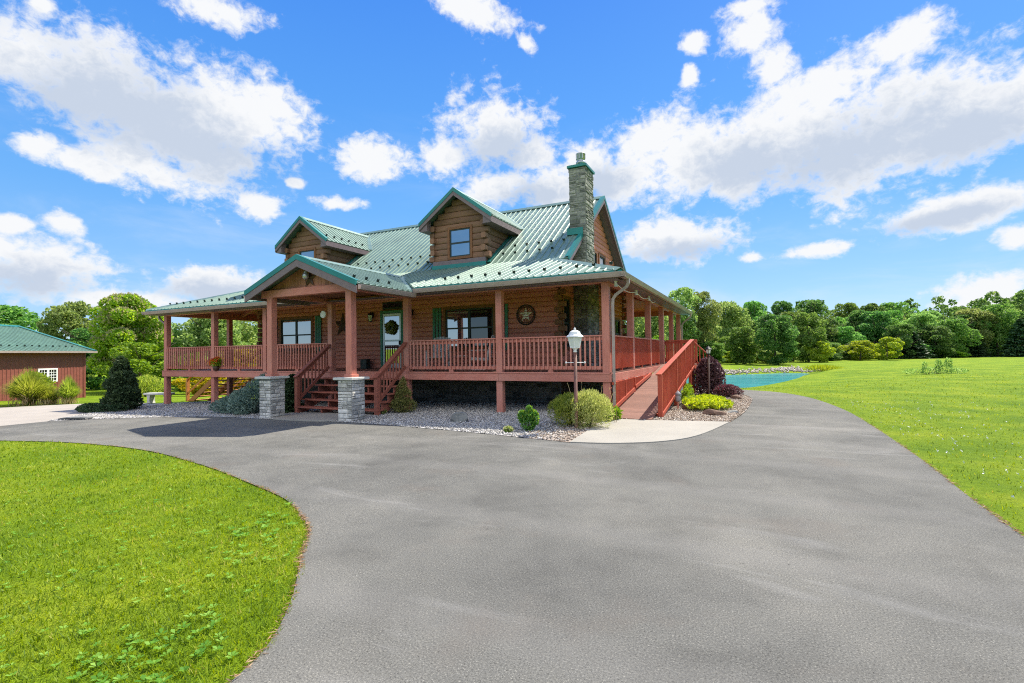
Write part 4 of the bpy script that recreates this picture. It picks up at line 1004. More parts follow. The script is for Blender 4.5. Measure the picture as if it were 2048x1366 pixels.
def crown_lobes(h,cr,z0,n,seed,power=.5,lr=(.18,.36),top=1.0):
    g=np.random.default_rng(seed); out=[]
    for i in range(n):
        t=(i+.5)/n; z=z0+(h-z0)*(t**.85); s=2*((z-z0)/(h-z0))-1
        R_=cr*max(.12,(1-abs(s)**2.2))**power*(1.0 if s<0 else top)
        a=g.uniform(0,2*np.pi)+i*2.4; rad=R_*g.uniform(.25,.85)
        l=cr*g.uniform(*lr)*(0.75+.25*(1-abs(s)))
        out.append((rad*np.cos(a),rad*np.sin(a),min(z,h-l*.8),l,l,l*g.uniform(.7,.95)))
    return out
def trunk_mb(h,r,seed,limbs=6,spread=1.0):
    g=random.Random(seed); m=MB(); pts=[(0,0,-.3)]; x=y=0
    for i in range(1,7): x+=g.uniform(-.06,.06)*h*.25; y+=g.uniform(-.06,.06)*h*.25; pts.append((x,y,h*.8*i/6))
    m.tube(pts,[r*(1.25-i*.17) for i in range(7)],7)
    for k in range(limbs):
        i=g.randint(2,5); p=Vector(pts[i]); a=g.uniform(0,6.28); l=spread*g.uniform(.6,1.0)
        q=p+Vector((math.cos(a)*l*.5,math.sin(a)*l*.5,l*.35)); e=p+Vector((math.cos(a)*l,math.sin(a)*l,l*.85))
        m.tube([p,q,e],[r*.45,r*.28,r*.1],5)
    return m
M['bark']=wood('bark',(.06,.045,.035),(.16,.125,.10),(10,10,2),.9,.2)
LM={}
LM['mid']=leaf_mat('leaf_mid_green',(.060,.160,.026),(.125,.255,.055),(.235,.37,.11))
LM['pale']=leaf_mat('leaf_pale_green',(.115,.200,.045),(.205,.315,.085),(.34,.44,.17))
LM['dark']=leaf_mat('leaf_dark_green',(.042,.120,.028),(.090,.205,.050),(.185,.31,.095))
LM['yel']=leaf_mat('leaf_yellow_green',(.14,.27,.024),(.25,.40,.04),(.40,.52,.09))
LM['conif']=leaf_mat('needle_dark_green',(.018,.045,.018),(.040,.085,.034),(.08,.14,.055),.2)
LM['lime']=leaf_mat('leaf_lime',(.10,.19,.018),(.17,.28,.03),(.28,.38,.055),.45)
LM['ylime']=leaf_mat('leaf_yellow_lime',(.16,.24,.018),(.32,.40,.028),(.48,.52,.07),.45)
LM['mound']=leaf_mat('leaf_mound',(.22,.29,.07),(.37,.43,.13),(.52,.54,.23),.5)
LM['gold']=leaf_mat('leaf_golden',(.22,.20,.008),(.42,.37,.012),(.60,.52,.03),.4)
LM['blue']=leaf_mat('needle_blue_green',(.06,.10,.075),(.12,.18,.135),(.22,.29,.23),.25)
LM['maroon']=leaf_mat('leaf_maroon',(.05,.025,.026),(.12,.060,.060),(.25,.15,.15),.25)
LM['redtip']=leaf_mat('leaf_red_tip',(.06,.016,.014),(.20,.035,.035),(.34,.09,.07),.25)
LM['spruce']=leaf_mat('needle_olive',(.10,.12,.03),(.19,.205,.06),(.29,.30,.10),.3)
LM['grassy']=leaf_mat('blade_green',(.16,.26,.035),(.28,.39,.06),(.45,.50,.12),.55)
LM['straw']=leaf_mat('blade_straw',(.30,.20,.08),(.42,.30,.14),(.55,.42,.24),.3)
LM['tip']=leaf_mat('leaf_pale_tip',(.22,.26,.10),(.36,.36,.17),(.50,.44,.26),.4)
PROTO={}
def proto_tree(key,mat,h,cr,z0,nl,nleaf,ls,seed,tip=None,**k):
    lob=crown_lobes(h,cr,z0,nl,seed,**k); p,d=lobes_points(lob,nleaf)
    ax=d*.6+np.array([0,0,-.25])
    v=leaf_quads(p,ls,ls*.7,ax,1.0); me=quad_mesh('crown',v,LM[mat])
    tm=None
    if tip:
        p2,d2=lobes_points(lob,int(nleaf*.22),up=.9,shell=(1.0,1.16)); tm=quad_mesh('young_leaves',leaf_quads(p2,ls*.9,ls*.55,d2+np.array([0,0,.6]),.6),LM[tip])
    t=trunk_mb(h,max(.06,h*.018),seed,7,cr*.9).build('trunk',M['bark']); tr=t.data; bpy.data.objects.remove(t)
    PROTO[key]=(me,tr,h,cr,tm)
proto_tree('round','mid',8,3.3,.25,57,13162,0.258,1)
proto_tree('round2','mid',8,3.0,.2,51,12150,0.258,21,lr=(.24,.38))
proto_tree('tall','pale',10,2.7,.3,57,13162,0.241,2,power=.35,lr=(.28,.44))
proto_tree('dark','dark',8,3.2,.15,54,13162,0.258,3)
proto_tree('dark2','dark',9,2.8,.15,54,13162,0.258,33,power=.42)
proto_tree('yel','yel',5,2.6,.2,26,5200,.26,4)
proto_tree('lime','lime',5,2.4,.2,30,6500,.20,5,power=.7)
proto_tree('pale2','pale',7,3.2,.12,54,13162,0.241,6)
proto_tree('specimen','yel',8,3.3,.35,60,27000,.24,8,tip='tip',lr=(.2,.32))
def conifer_mesh(h,r,mat,n=5000,seed=3,drop=.35,ls=.22,lw=.07,pw=.8,ragged=.25,name='crown'):
    g=np.random.default_rng(seed); z=g.uniform(0,1,n)**1.25; lay=np.floor(z*13)/13+g.normal(0,.012,n); ang=g.integers(0,11,n)*2*np.pi/11+lay*9+g.normal(0,.13,n)
    rag=1+ragged*np.sin(ang*3+lay*37); R_=r*(1-lay)**pw*rag; q=g.uniform(.12,1,n)**.6
    x=np.cos(ang)*R_*q; y=np.sin(ang)*R_*q; zz=h*(.05+.95*lay)-drop*R_*q*.5+g.normal(0,.02*h*.3,n)
    c=np.stack([x,y,np.maximum(zz,.02)],1); ax=np.stack([np.cos(ang),np.sin(ang),np.full(n,-.1)],1)
    return quad_mesh(name,leaf_quads(c,ls,lw*1.6,ax,.7,g),LM[mat])
cm=conifer_mesh(7,2.0,'conif',6500,5,ls=.4,lw=.14); tt_=trunk_mb(7,.11,9,0).build('trunk',M['bark']); PROTO['conifer']=(cm,tt_.data,7,2.0,None); bpy.data.objects.remove(tt_)
def plant(key,x,y,h,w_,label,cat='tree',group=None,name=None,z=None):
    me,tr,ph,pr,tm=PROTO[key]; z=terr(x,y) if z is None else z
    nm=name or {'conifer':'conifer_tree','yel':'bush','lime':'shrub'}.get(key,'broadleaf_tree')
    e=thing(nm,label,cat,(x,y,z-.03),rnd.uniform(0,6.28),group); sx=w_/(2*pr); e.scale=(sx,sx*rnd.uniform(.9,1.1),h/ph)
    for d,n_ in ((tr,'trunk'),(me,'crown'),(tm,'young_leaves')):
        if d is not None: o=bpy.data.objects.new(n_,d); COL.objects.link(o); o.parent=e
    return e
# ------------------------------------------------------------------ trees, right of the house
TS=.95
T_=[('tall',-4.7,50.6,9.2,5.2,'tall pale green tree, highest of all above the right end of the porch roof'),
('tall',-2.5,53.8,9.0,4.2,'tall slender pale tree just right of the highest tree beside the porch roof'),
('pale2',-.1,59.3,8.0,6.2,'broad pale green tree behind the dark lamp post, left of the big dark maple'),
('round2',2.2,49.0,4.2,4.6,'low rounded pale tree on the pond bank right above the far water edge'),
('dark',5.2,46.5,5.3,5.4,'big dark green maple standing at the far bank of the pond'),
('round',9.1,57.1,6.0,4.6,'pointed bright green tree behind the big dark maple by the pond'),
('round2',3.4,74.3,9.6,5.6,'narrow dark topped tree rising behind the pale trees at the pond'),
('dark2',7.0,76.1,9.6,4.6,'narrow dark green tree poking up between two rounded crowns over the pond'),
('dark',11.8,80.6,10.0,8.6,'widest dark crown of the tree line, straight above the grass tuft'),
('round',17.2,87.7,9.7,5.4,'round crown with a bare gap on its left, right of the widest tree line crown'),
('dark2',20.8,89.3,9.5,6.0,'dark domed crown in the tree line above the yellow green bushes'),
('round',25.0,93.5,9.9,6.8,'wide flat crown in the tree line right of the yellow green bushes'),
('dark2',19.1,77.6,7.4,5.4,'dark slim tree standing forward of the tree line behind the yellow bushes'),
('round2',15.1,73.4,5.0,5.0,'small rounded tree between the two lighter bushes and the wood'),
('dark',21.7,74.4,5.2,5.2,'short dark rounded tree just right of the yellow green bushes'),
('pale2',26.0,82.0,7.0,6.4,'pale greyish crown behind the dark conifer at the lawn edge'),
('round',36.4,88.2,8.4,7.4,'big billowing green tree towering near the right edge of the photo'),
('conifer',23.3,75.6,4.2,4.6,'dark cone shaped evergreen at the lawn edge, left of the other evergreens'),
('dark',26.9,79.6,5.0,5.6,'dark bushy tree right of the cone shaped evergreen at the lawn edge'),
('round2',29.9,82.5,6.0,5.4,'mid green tree with a yellowish top among the dark evergreens'),
('conifer',32.6,85.2,4.6,4.2,'narrow dark evergreen in front of the billowing green tree'),
('conifer',38.0,85.0,6.0,4.8,'tall dark evergreen at the right edge of the photo'),
('dark',33.4,87.6,5.4,5.6,'dark shaded tree under the billowing green tree near the right edge')]
for k,x,y,h,w_,lab in T_: plant(k,x,y,h*(TS if y>70 else 1),w_,lab,group='trees along the edge of the wood')
for k,x,y,h,w_,lab in [('yel',10.1,55.7,2.5,3.6,'leafy green bush on the lawn edge nearest to the pond tip'),
 ('yel',15.4,65.0,2.6,4.4,'rounded yellow green bush, left one of two at the lawn edge'),('yel',18.6,66.6,3.0,4.2,'taller yellow green bush, right one of two at the lawn edge')]: plant(k,x,y,h,w_,lab,'bush','bushes at the lawn edge')
g2=random.Random(5)
for i in range(34):
    x=-12+i*1.75+g2.uniform(-.8,.8); y=61+(x+12)*.62+g2.uniform(-2.5,6)
    key=g2.choice(['round','dark','round2','dark2','pale2','dark']); h=g2.uniform(5.4,7.6)+(x+12)*.018
    plant(key,x,y,h*.92,g2.uniform(4.6,6.8),'leafy green tree crowded in the middle rows of the wood',group='trees in the middle rows of the wood')
for k,x,y,h,w_,lab in [('pale2',-9.0,36.0,7.6,5.6,'pale olive tree seen between the first two right hand porch posts'),('tall',-6.6,41,8.0,4.6,'pale willowy tree seen between the far right hand porch posts'),('pale2',-12.5,42,8.2,6.5,'dull green tree seen through the back corner of the porch'),('lime',-5.2,37.5,3.2,3.6,'low light green shrub seen behind the ramp railing')]:
    plant(k,x,y,h,w_,lab,group='trees seen through the right porch')
for i in range(30):
    x=-8+i*1.75+g2.uniform(-.7,.7); y=(50 if x<6 else 57+(x-6)*.95)+g2.uniform(1.5,5)
    plant(g2.choice(['pale2','dark','round2','yel']),x,y,g2.uniform(1.3,2.6),g2.uniform(2.8,4.6),'low leafy undergrowth shrub along the foot of the wood','shrub',group='undergrowth along the foot of the wood',name='undergrowth_shrub')
# far wood on the rising ground: one mass
def far_wood():
    vs=[]; g=np.random.default_rng(9)
    for i in range(170):
        u=g.uniform(0,1); x=-30+u*150; y=98+g.uniform(0,62)+max(0,(20-x))*.15
        h=g.uniform(8,11.5); r=g.uniform(2.6,4.2); lob=crown_lobes(h,r,.8,14,int(g.integers(1e6)))
        p,d=lobes_points(lob,900,g); p=p+np.array([x,y,terr(x,y)]); vs.append(leaf_quads(p,.55,.42,d,1.0,g))
    me=quad_mesh('wood',np.concatenate(vs),LM['dark']); o=link(bpy.data.objects.new('wood',me)); tag(o,'dense green wood rising on the far slope behind the tree line','wood',kind='stuff')
far_wood()
# ------------------------------------------------------------------ trees, left
for k,x,y,h,w_,lab in [('specimen',-46.5,12.3,8.6,7.0,'big round tree with pale young leaves standing right of the red barn'),
 ('yel',-68,7.0,7.6,11,'yellowish green tree rising behind the middle of the barn roof'),('round',-75,13,9.4,10,'leafy tree behind the barn at the left photo edge'),
 ('pale2',-66,16.5,9.6,7.5,'grey green tree between the barn roof and the big round tree'),('dark',-58,15.5,6.5,7.5,'dark shaded tree behind the right end of the barn'),
 ('lime',-41.5,10.5,4.2,5.6,'feathery lime green shrub in front of the big round tree'),('lime',-38.5,13.2,3.4,5.4,'low lime green shrub seen left of the first porch post'),
 ('pale2',-47,20,8.6,8.0,'pale sunlit tree seen between the two left porch posts'),('pale2',-54,26,9.8,8.5,'pale tree seen behind the left porch next to the log corner'),
 ('round',-60,30,10.2,8.5,'tall tree whose top shows above the left porch roof'),('lime',-40.5,19,4.0,5,'light green bush seen through the left porch near the log corner'),('pale2',-50,15,8.4,6.5,'loose pale tree seen right beside the first porch post')]:
    plant(k,x,y,h,w_,lab,group='trees and shrubs left of the house')
PROTO['gold']=PROTO['yel']
proto_tree('goldp','gold',3,1.8,.1,22,5000,.16,15)
for x,y,h,w_,lab in [(-34.5,14.2,3.6,6.6,'golden shrub glowing behind the left porch railing'),(-30.5,9.2,1.6,3.6,'low golden shrub seen under the left porch beside the wooden stairs'),(-29.2,13.8,2.4,3.4,'golden shrub behind the wooden stairs of the left porch')]:
    plant('goldp',x,y,h,w_,lab,'shrub','golden shrubs behind the porch',name='golden_shrub')
g2=random.Random(8)
for i in range(26):
    a=g2.uniform(0,1); x=-95+a*85; y=46+(x+95)*.25+g2.uniform(-6,10); 
    plant(g2.choice(['round','dark','pale2','round2']),x,y,g2.uniform(6.5,9.5),g2.uniform(6,8.5),'leafy green tree in the far row behind the left porch',group='trees in the far row behind the house')

# ------------------------------------------------------------------ shrubs close to the house
def lobed_bush(name,label,cat,loc,lobes,n,ls,mat,lw=.6,group=None,up=.3,stem=None,extra=None,axis_up=.2,spread=1.0):
    e=thing(name,label,cat,(loc[0],loc[1],terr(*loc)+.02),0,group)
    p,d=lobes_points(lobes,n,up=up); p[:,2]=np.maximum(p[:,2],.015)
    o=bpy.data.objects.new('foliage',quad_mesh('foliage',leaf_quads(p,ls,ls*lw,d+np.array([0,0,axis_up]),spread),LM[mat])); link(o,e)
    m=MB(); g=random.Random(int(abs(loc[0]*91+loc[1]*37)))
    for l in lobes[:8]: m.tube([(g.uniform(-.05,.05),g.uniform(-.05,.05),-.05),(l[0]*.5,l[1]*.5,l[2]*.5),(l[0],l[1],l[2])],[.018,.012,.005],5)
    m.build('stem',M['bark'],e)
    if extra:
        p2,d2=lobes_points(lobes,extra[1],up=.9,shell=(1.0,1.1)); link(bpy.data.objects.new('blossom',quad_mesh('blossom',leaf_quads(p2,extra[2],extra[2]*.7,d2,1.0),LM[extra[0]])),e)
    return e
def dome(rx,ry,rz,n,seed,lr=.36):
    g=np.random.default_rng(seed); out=[(0,0,rz*.45,rx*.75,ry*.75,rz*.5)]
    for i in range(n):
        a=i*2.4; q=math.sqrt((i+.5)/n); l=lr*g.uniform(.8,1.2)
        zc=rz*(1-l*.9)*math.sqrt(max(0,1-(q*.86)**2)); out.append((rx*(1-l*.6)*q*math.cos(a),ry*(1-l*.6)*q*math.sin(a),max(zc,rz*.2),rx*l,ry*l,rz*l))
    return out
lobed_bush('mounded_shrub','green half of the mounded shrub pair at the foot of the brown lamp post','shrub',(-.42,-1.85),dome(.50,.44,.70,16,1),10000,.06,'grassy',.2,'mounded shrubs at the lamp post',axis_up=.9,spread=.7)
lobed_bush('mounded_shrub','yellower half of the mounded shrub pair, right of the brown lamp post','shrub',(.02,-1.90),dome(.54,.48,.78,16,2),13000,.06,'mound',.2,'mounded shrubs at the lamp post',axis_up=.9,spread=.7)
# dried stalks behind
m=MB(); g=random.Random(3)
for k in range(9):
    x,y=g.uniform(-.55,.45),g.uniform(-1.35,-1.0); l=g.uniform(.5,1.0); dx=g.uniform(-.3,.3); m.tube([(x,y,0),(x+dx*.4,y,l*.6),(x+dx,y+g.uniform(-.1,.1),l),(x+dx*1.3,y,l*.97)],[.006,.005,.004,.003],4)
tag(m.build('dried_stalk',LM['straw']),'thin dried flower stalks sticking up behind the mounded shrubs','plant')
def conifer(name,label,x,y,h,r,mat,n,seed,ls,lw,**k):
    e=thing(name,label,'conifer',(x,y,terr(x,y)+.02)); link(bpy.data.objects.new('crown',conifer_mesh(h,r,mat,n,seed,ls=ls,lw=lw,**k)),e)
    m=MB(); m.tube([(0,0,-.1),(0,0,h*.5),(0,0,h*.92)],[r*.09,r*.06,r*.015],6); m.build('trunk',M['bark'],e); return e
e=lobed_bush('dwarf_spruce','squat olive dwarf spruce with a narrow top on the gravel right of the front steps','conifer',(-6.05,-.55),[(0,0,.22,.33,.33,.24),(.14,.08,.20,.26,.26,.2),(-.15,-.05,.22,.25,.25,.2),(.02,-.14,.24,.24,.24,.2),(0,0,.48,.25,.25,.22),(.06,.02,.56,.19,.19,.2),(-.05,0,.66,.17,.17,.2),(0,0,.80,.125,.125,.18),(.01,0,.92,.07,.07,.13),(0,0,1.0,.035,.035,.09)],7000,.05,'spruce',.3,axis_up=.3)
conifer('arborvitae','narrow dark conifer squeezed between the left stone pier and the front steps',-9.95,-1.15,1.25,.36,'conif',3200,4,.10,.04,drop=.2,pw=.6)
lobed_bush('layered_conifer','dark bushy conifer with layered boughs at the left end of the gravel bed','conifer',(-17.95,-2.0),[(0,0,.3,.72,.6,.36),(-.35,.1,.5,.45,.4,.3),(.35,0,.62,.45,.4,.3),(-.05,0,.95,.55,.5,.34),(.22,-.05,1.2,.38,.36,.26),(-.15,.05,1.4,.36,.33,.26),(.0,0,1.68,.24,.22,.2),(-.1,0,1.85,.12,.12,.13)],8500,.13,'conif',.42,axis_up=.05)
lobed_bush('low_juniper','low spreading dark juniper at the foot of the layered conifer','shrub',(-18.3,-2.75),[(0,0,.12,.55,.35,.2),(.6,.1,.1,.4,.3,.17),(-.5,.05,.1,.4,.3,.16),(1.0,.3,.12,.35,.3,.15)],2500,.09,'conif',.4)
lobed_bush('juniper','shaggy blue green juniper left of the left stone pier','shrub',(-11.3,-1.75),[(0,0,.35,.6,.5,.45),(.45,.1,.6,.45,.4,.5),(.75,.1,.85,.28,.28,.42),(-.55,-.1,.25,.55,.45,.3),(-1.05,-.05,.18,.45,.4,.22),(.2,-.35,.3,.5,.35,.3)],8000,.10,'blue',.3,axis_up=.5)
lobed_bush('dark_juniper','low dark green juniper sprawling on the gravel left of the blue green one','shrub',(-12.6,-1.3),[(0,0,.22,.5,.45,.28),(.5,-.1,.2,.45,.4,.25),(-.4,.1,.15,.35,.35,.2)],3000,.09,'conif',.35,axis_up=.4)
lobed_bush('small_shrub','small upright green shrub with yellow tips on the gravel left of the lamp post','shrub',(-.99,-2.85),[(0,0,.2,.16,.14,.2),(-.12,-.02,.28,.09,.09,.14),(.12,.03,.26,.10,.10,.17),(.02,.02,.42,.07,.07,.1)],1500,.06,'mid',.55,axis_up=.5,extra=('lime',260,.05))
lobed_bush('white_flower','tiny clump of white flowers at the asphalt edge','flowers',(-1.3,-3.15),[(0,0,.06,.10,.07,.06)],160,.05,'lime',.5,extra=('tip',120,.05))
lobed_bush('hosta','leafy hosta with broad light green leaves beside the foot of the ramp','plant',(.20,-.85),[(-.1,-.1,.12,.22,.18,.13),(.02,.2,.14,.2,.2,.14),(-.12,.5,.12,.18,.18,.13)],330,.17,'lime',.55,axis_up=.1)
lobed_bush('barberry','big round maroon barberry bush behind the ramp by the dark lamp post','shrub',(1.78,6.85),dome(.50,.5,1.30,22,7,.34),7500,.085,'maroon',.6,extra=('maroon',1500,.11))
lobed_bush('barberry','low maroon barberry with red tips at the outer edge of the gravel bed','shrub',(2.42,6.2),dome(.46,.42,.42,14,8,.36),3200,.06,'maroon',.6,extra=('redtip',450,.05))
lobed_bush('spirea','low yellow green mat of spirea on the sunlit gravel behind the boulder','shrub',(2.05,2.35),dome(.62,1.0,.36,22,9,.28),5200,.085,'ylime',.55,axis_up=.4)
lobed_bush('weed_clump','weedy yellow green plants against the ramp post beside the spirea','plant',(1.45,3.1),[(0,0,.25,.16,.25,.25),(0,.5,.3,.14,.25,.3),(.1,-.4,.15,.15,.2,.15)],800,.10,'lime',.4,axis_up=.6)
lobed_bush('moss_clump','small mossy green mound at the foot of the dwarf spruce','plant',(-6.4,-1.05),dome(.17,.15,.15,8,12,.4),700,.04,'spruce',.6)
lobed_bush('flower_bed','loose island of weedy grey green plants on the right lawn','plants',(12.8,26.0),[(0,0,.2,.5,.5,.22),(.8,.3,.3,.5,.45,.35),(1.5,.5,.16,.45,.4,.18),(-.8,0,.14,.5,.4,.16),(.5,.2,.6,.2,.2,.3),(1.0,.3,.7,.18,.18,.3),(-.2,.1,.5,.15,.15,.25)],1500,.13,'pale',.35,axis_up=1.2)
lobed_bush('grass_tuft','tall green grass tuft at the right tip of the pond','grass tuft',(8.3,36.5),dome(1.5,1.2,.5,14,14,.34),1600,.24,'yel',.16,axis_up=2.0,spread=.6)
# ornamental grasses: arching blades
def ornamental(label,x,y,h,r,n,seed,mat='grassy'):
    g=np.random.default_rng(seed); e=thing('ornamental_grass',label,'grass clump',(x,y,terr(x,y)),0,'ornamental grasses in front of the barn')
    a=g.uniform(0,2*np.pi,n); q=np.sqrt(g.uniform(0,1,n)); hh=h*g.uniform(.65,1.05,n)*(1-.35*q**2); k=4; V=[]
    dirs=np.stack([np.cos(a),np.sin(a)],1); side=np.stack([-np.sin(a),np.cos(a)],1)
    rows=[]
    for i in range(k+1):
        t=i/k; rad=.12*r*q+ r*q*(t**1.8); zz=hh*(t*1.25-.25*t*t*q*1.6)
        c=np.concatenate([dirs*rad[:,None],zz[:,None]],1); w_=.016*(1-t)**.6+.002
        s=np.concatenate([side*w_,np.zeros((n,1))],1); rows.append((c-s,c+s))
    for i in range(k): V.append(np.stack([rows[i][0],rows[i][1],rows[i+1][1],rows[i+1][0]],1).reshape(-1,3))
    link(bpy.data.objects.new('blades',quad_mesh('blades',np.concatenate(V),LM[mat])),e)
    p=np.stack([g.normal(0,.3*r,400),g.normal(0,.3*r,400),g.uniform(0,.35*h,400)],1)
    link(bpy.data.objects.new('dry_base',quad_mesh('dry_base',leaf_quads(p,.35,.02,np.tile([0,0,1.],(400,1)),.4,g),LM['straw'])),e)
ornamental('largest ornamental grass clump, left of the barn window',-26.9,-1.4,1.45,.98,3000,1)
ornamental('smaller upright ornamental grass clump, below the right side of the barn window',-25.5,-.5,1.12,.5,2000,2)
ornamental('low straw tinged grass clump filling the gap between the two tall clumps',-26.2,-.9,.75,.5,1000,3)
lobed_bush('yellow_shrub','rounded yellow green shrub peeking over the largest ornamental grass','shrub',(-28.4,-.7),dome(.85,.8,1.5,16,31,.32),3200,.12,'yel',.6)
lobed_bush('rust_shrub','rust tinged grassy shrub at the right corner of the barn','shrub',(-33.2,6.8),dome(1.2,1.1,1.4,12,32,.34),2600,.22,'grassy',.2,axis_up=1.2)
# ------------------------------------------------------------------ rocks
def rock(name,label,x,y,sx,sy,sz,seed,mat='rock',rz=0,group='rocks in the gravel bed'):
    bm=bmesh.new(); bmesh.ops.create_icosphere(bm,subdivisions=3,radius=1); g=random.Random(seed)
    pl=[(Vector((g.gauss(0,1),g.gauss(0,1),g.gauss(0,.8))).normalized(),g.uniform(.55,.85)) for _ in range(11)]
    for v in bm.verts:
        for n_,d_ in pl:
            k=v.co.dot(n_)
            if k>d_: v.co-=n_*(k-d_)*.92
        v.co+=Vector((g.uniform(-1,1),g.uniform(-1,1),g.uniform(-1,1)))*.018
        v.co=Vector((v.co.x*sx,v.co.y*sy,v.co.z*sz))
    me=bpy.data.meshes.new(name); bm.to_mesh(me); bm.free(); me.materials.append(M[mat])
    o=link(bpy.data.objects.new(name,me)); o.location=(x,y,terr(x,y)+sz*.45); o.rotation_euler=(g.uniform(-.1,.1),g.uniform(-.1,.1),rz); return tag(o,label,'rock',group)
rock('boulder','grey pointed boulder on the gravel below the middle porch post',-3.2,-1.95,.25,.17,.20,3,'rock',.3)
rock('boulder','large brown boulder in front of the spirea at the right end of the bed',2.36,.95,.30,.19,.13,8,'brownrock',.25)
rock('boulder','flat grey rock half hidden right behind the brown boulder',2.72,1.55,.22,.15,.06,9,'rock',.5)
rock('boulder','brown rock against the ramp post left of the spirea',1.62,2.0,.22,.17,.12,12,'brownrock',.9)
rock('boulder','brownish rock in front of the low maroon barberry',2.72,5.55,.20,.15,.11,15,'brownrock',.1)
rock('boulder','flat stone slab at the left tip of the gravel bed',-15.9,-4.25,.62,.28,.09,21,'rock',.3)
rock('boulder','dark flat stone on the gravel in front of the junipers',-13.1,-2.45,.36,.2,.06,22,'rock',.2)
# pond bank stones: uncountable rubble
def bank():
    vs=[];fs=[];g=np.random.default_rng(4); oc=np.array([[1,0,0],[-1,0,0],[0,1,0],[0,-1,0],[0,0,1],[0,0,-1]],float); of=np.array([[0,2,4],[2,1,4],[1,3,4],[3,0,4],[2,0,5],[1,2,5],[3,1,5],[0,3,5]])
    pts=[(-9,30.2),(-5,32.3),(-1.7,33.3),(.4,34.2),(2.5,36.2),(5.0,38.8),(6.8,39.6),(8.2,38.0)]; pts=curve(pts,10); n=1000; i=g.integers(0,len(pts)-1,n); t=g.uniform(0,1,n); P=np.array(pts)
    c=P[i]*(1-t[:,None])+P[i+1]*t[:,None]+g.normal(0,.35,(n,2)); z=terr_np(c[:,0],c[:,1]); s=g.uniform(.05,.13,(n,1,1))*g.uniform(.6,1.2,(n,1,3))
    V=oc[None]*s+g.normal(0,.02,(n,6,3))+np.concatenate([c,z[:,None]+.04],1)[:,None]; F=of[None]+np.arange(n)[:,None,None]*6
    me=np_mesh('bank_rubble',V.reshape(-1,3),F.reshape(-1,3)); me.materials.append(M['rubble']); tag(link(bpy.data.objects.new('bank_rubble',me)),'pale stone rubble lining the far bank of the pond','rubble',kind='stuff')
M['rubble']=stone_mat('rubble_stone',[(0,(.28,.24,.21)),(.5,(.42,.37,.33)),(1,(.56,.52,.47))]); bank()
# loose pebbles on the bed
def inside(poly,x,y): return seg_dist(x,y,poly)<0
def pebbles(name,label,spots,lim,mat,seed):
    g=np.random.default_rng(seed); oc=np.array([[1,0,0],[-1,0,0],[0,1,0],[0,-1,0],[0,0,1],[0,0,-1]],float); of=np.array([[0,2,4],[2,1,4],[1,3,4],[3,0,4],[2,0,5],[1,2,5],[3,1,5],[0,3,5]])
    X=np.concatenate([g.uniform(a,b,n) for a,b,c,d,n in spots]); Y=np.concatenate([g.uniform(c,d,n) for a,b,c,d,n in spots]); ok=inside(bed,X,Y)&lim(X,g.normal(0,.35,len(X))); X,Y=X[ok],Y[ok]; n=len(X)
    a=g.uniform(0,6.28,(n,1)); ca,sa=np.cos(a),np.sin(a); s=g.uniform(.010,.030,(n,1,1))*g.uniform(.6,1.3,(n,1,3)); s[...,2]*=.7
    V=oc[None]*s+g.normal(0,.003,(n,6,3)); x=V[...,0]*ca-V[...,1]*sa; y=V[...,0]*sa+V[...,1]*ca
    V=np.stack([x+X[:,None],y+Y[:,None],V[...,2]+(terr_np(X,Y)+.028)[:,None]],-1)
    me=np_mesh(name,V.reshape(-1,3),(of[None]+np.arange(n)[:,None,None]*6).reshape(-1,3)); me.materials.append(mat)
    tag(link(bpy.data.objects.new(name,me)),label,'gravel',kind='stuff')
M['pebble']=stone_mat('sunlit_pebble_stone',[(0,(.15,.12,.095)),(.3,(.30,.23,.175)),(.65,(.43,.345,.275)),(1,(.58,.54,.49))])  # sunlit tone of the gravel put into its colour
M['shadepebble']=stone_mat('shaded_pebble_stone',[(0,(.18,.172,.162)),(.3,(.35,.335,.315)),(.65,(.50,.48,.455)),(1,(.66,.64,.61))])  # same gravel, its shaded tone put into the colour
pebbles('shade_tint_pebbles','loose pebbles, coloured grey for shade, covering the bed along the front porch',[(-19,.3,-4.9,2.6,30000),(-7,.3,-4,1.5,15000)],lambda x,e:x+e<-.6,M['shadepebble'],6)
pebbles('sun_tint_pebbles','loose pebbles, coloured tan for sunlight, covering the bed around the ramp',[(-2,3.2,-4,2,11000),(.8,3.2,-.6,8.5,10000)],lambda x,e:x+e>=-.6,M['pebble'],7)
# ------------------------------------------------------------------ lawn blades
def lawn_mat():
    m=leaf_mat('lawn_blade',(.1,.2,.01),(.2,.3,.014),(.36,.45,.035),.45); nt=m.node_tree
    r=[n for n in nt.nodes if n.type=='VALTORGB'][0]; e=r.color_ramp
    f1=tex_noise(nt,.7,4,.6); f2=tex_noise(nt,5.5,4,.65); i=rnd_island(nt)
    k=fmath(nt,'ADD',fmath(nt,'MULTIPLY',f1,.55),fmath(nt,'ADD',fmath(nt,'MULTIPLY',f2,.75),fmath(nt,'MULTIPLY',i,.42)))
    while len(e.elements)<5: e.elements.new(.5)
    for q,(p,c) in zip(e.elements,[(.48,(.050,.130,.008)),(.70,(.13,.25,.010)),(.88,(.215,.36,.014)),(1.0,(.36,.48,.04)),(1.0,(.46,.47,.09))]): q.position=p; q.color=(*c,1)
    for l in list(r.inputs[0].links): nt.links.remove(l)
    nt.links.new(fmath(nt,'MULTIPLY',k,.92),r.inputs[0]); return m
LB=lawn_mat(); LB2=leaf_mat('weed_leaf',(.07,.16,.015),(.14,.26,.025),(.25,.36,.06),.4)
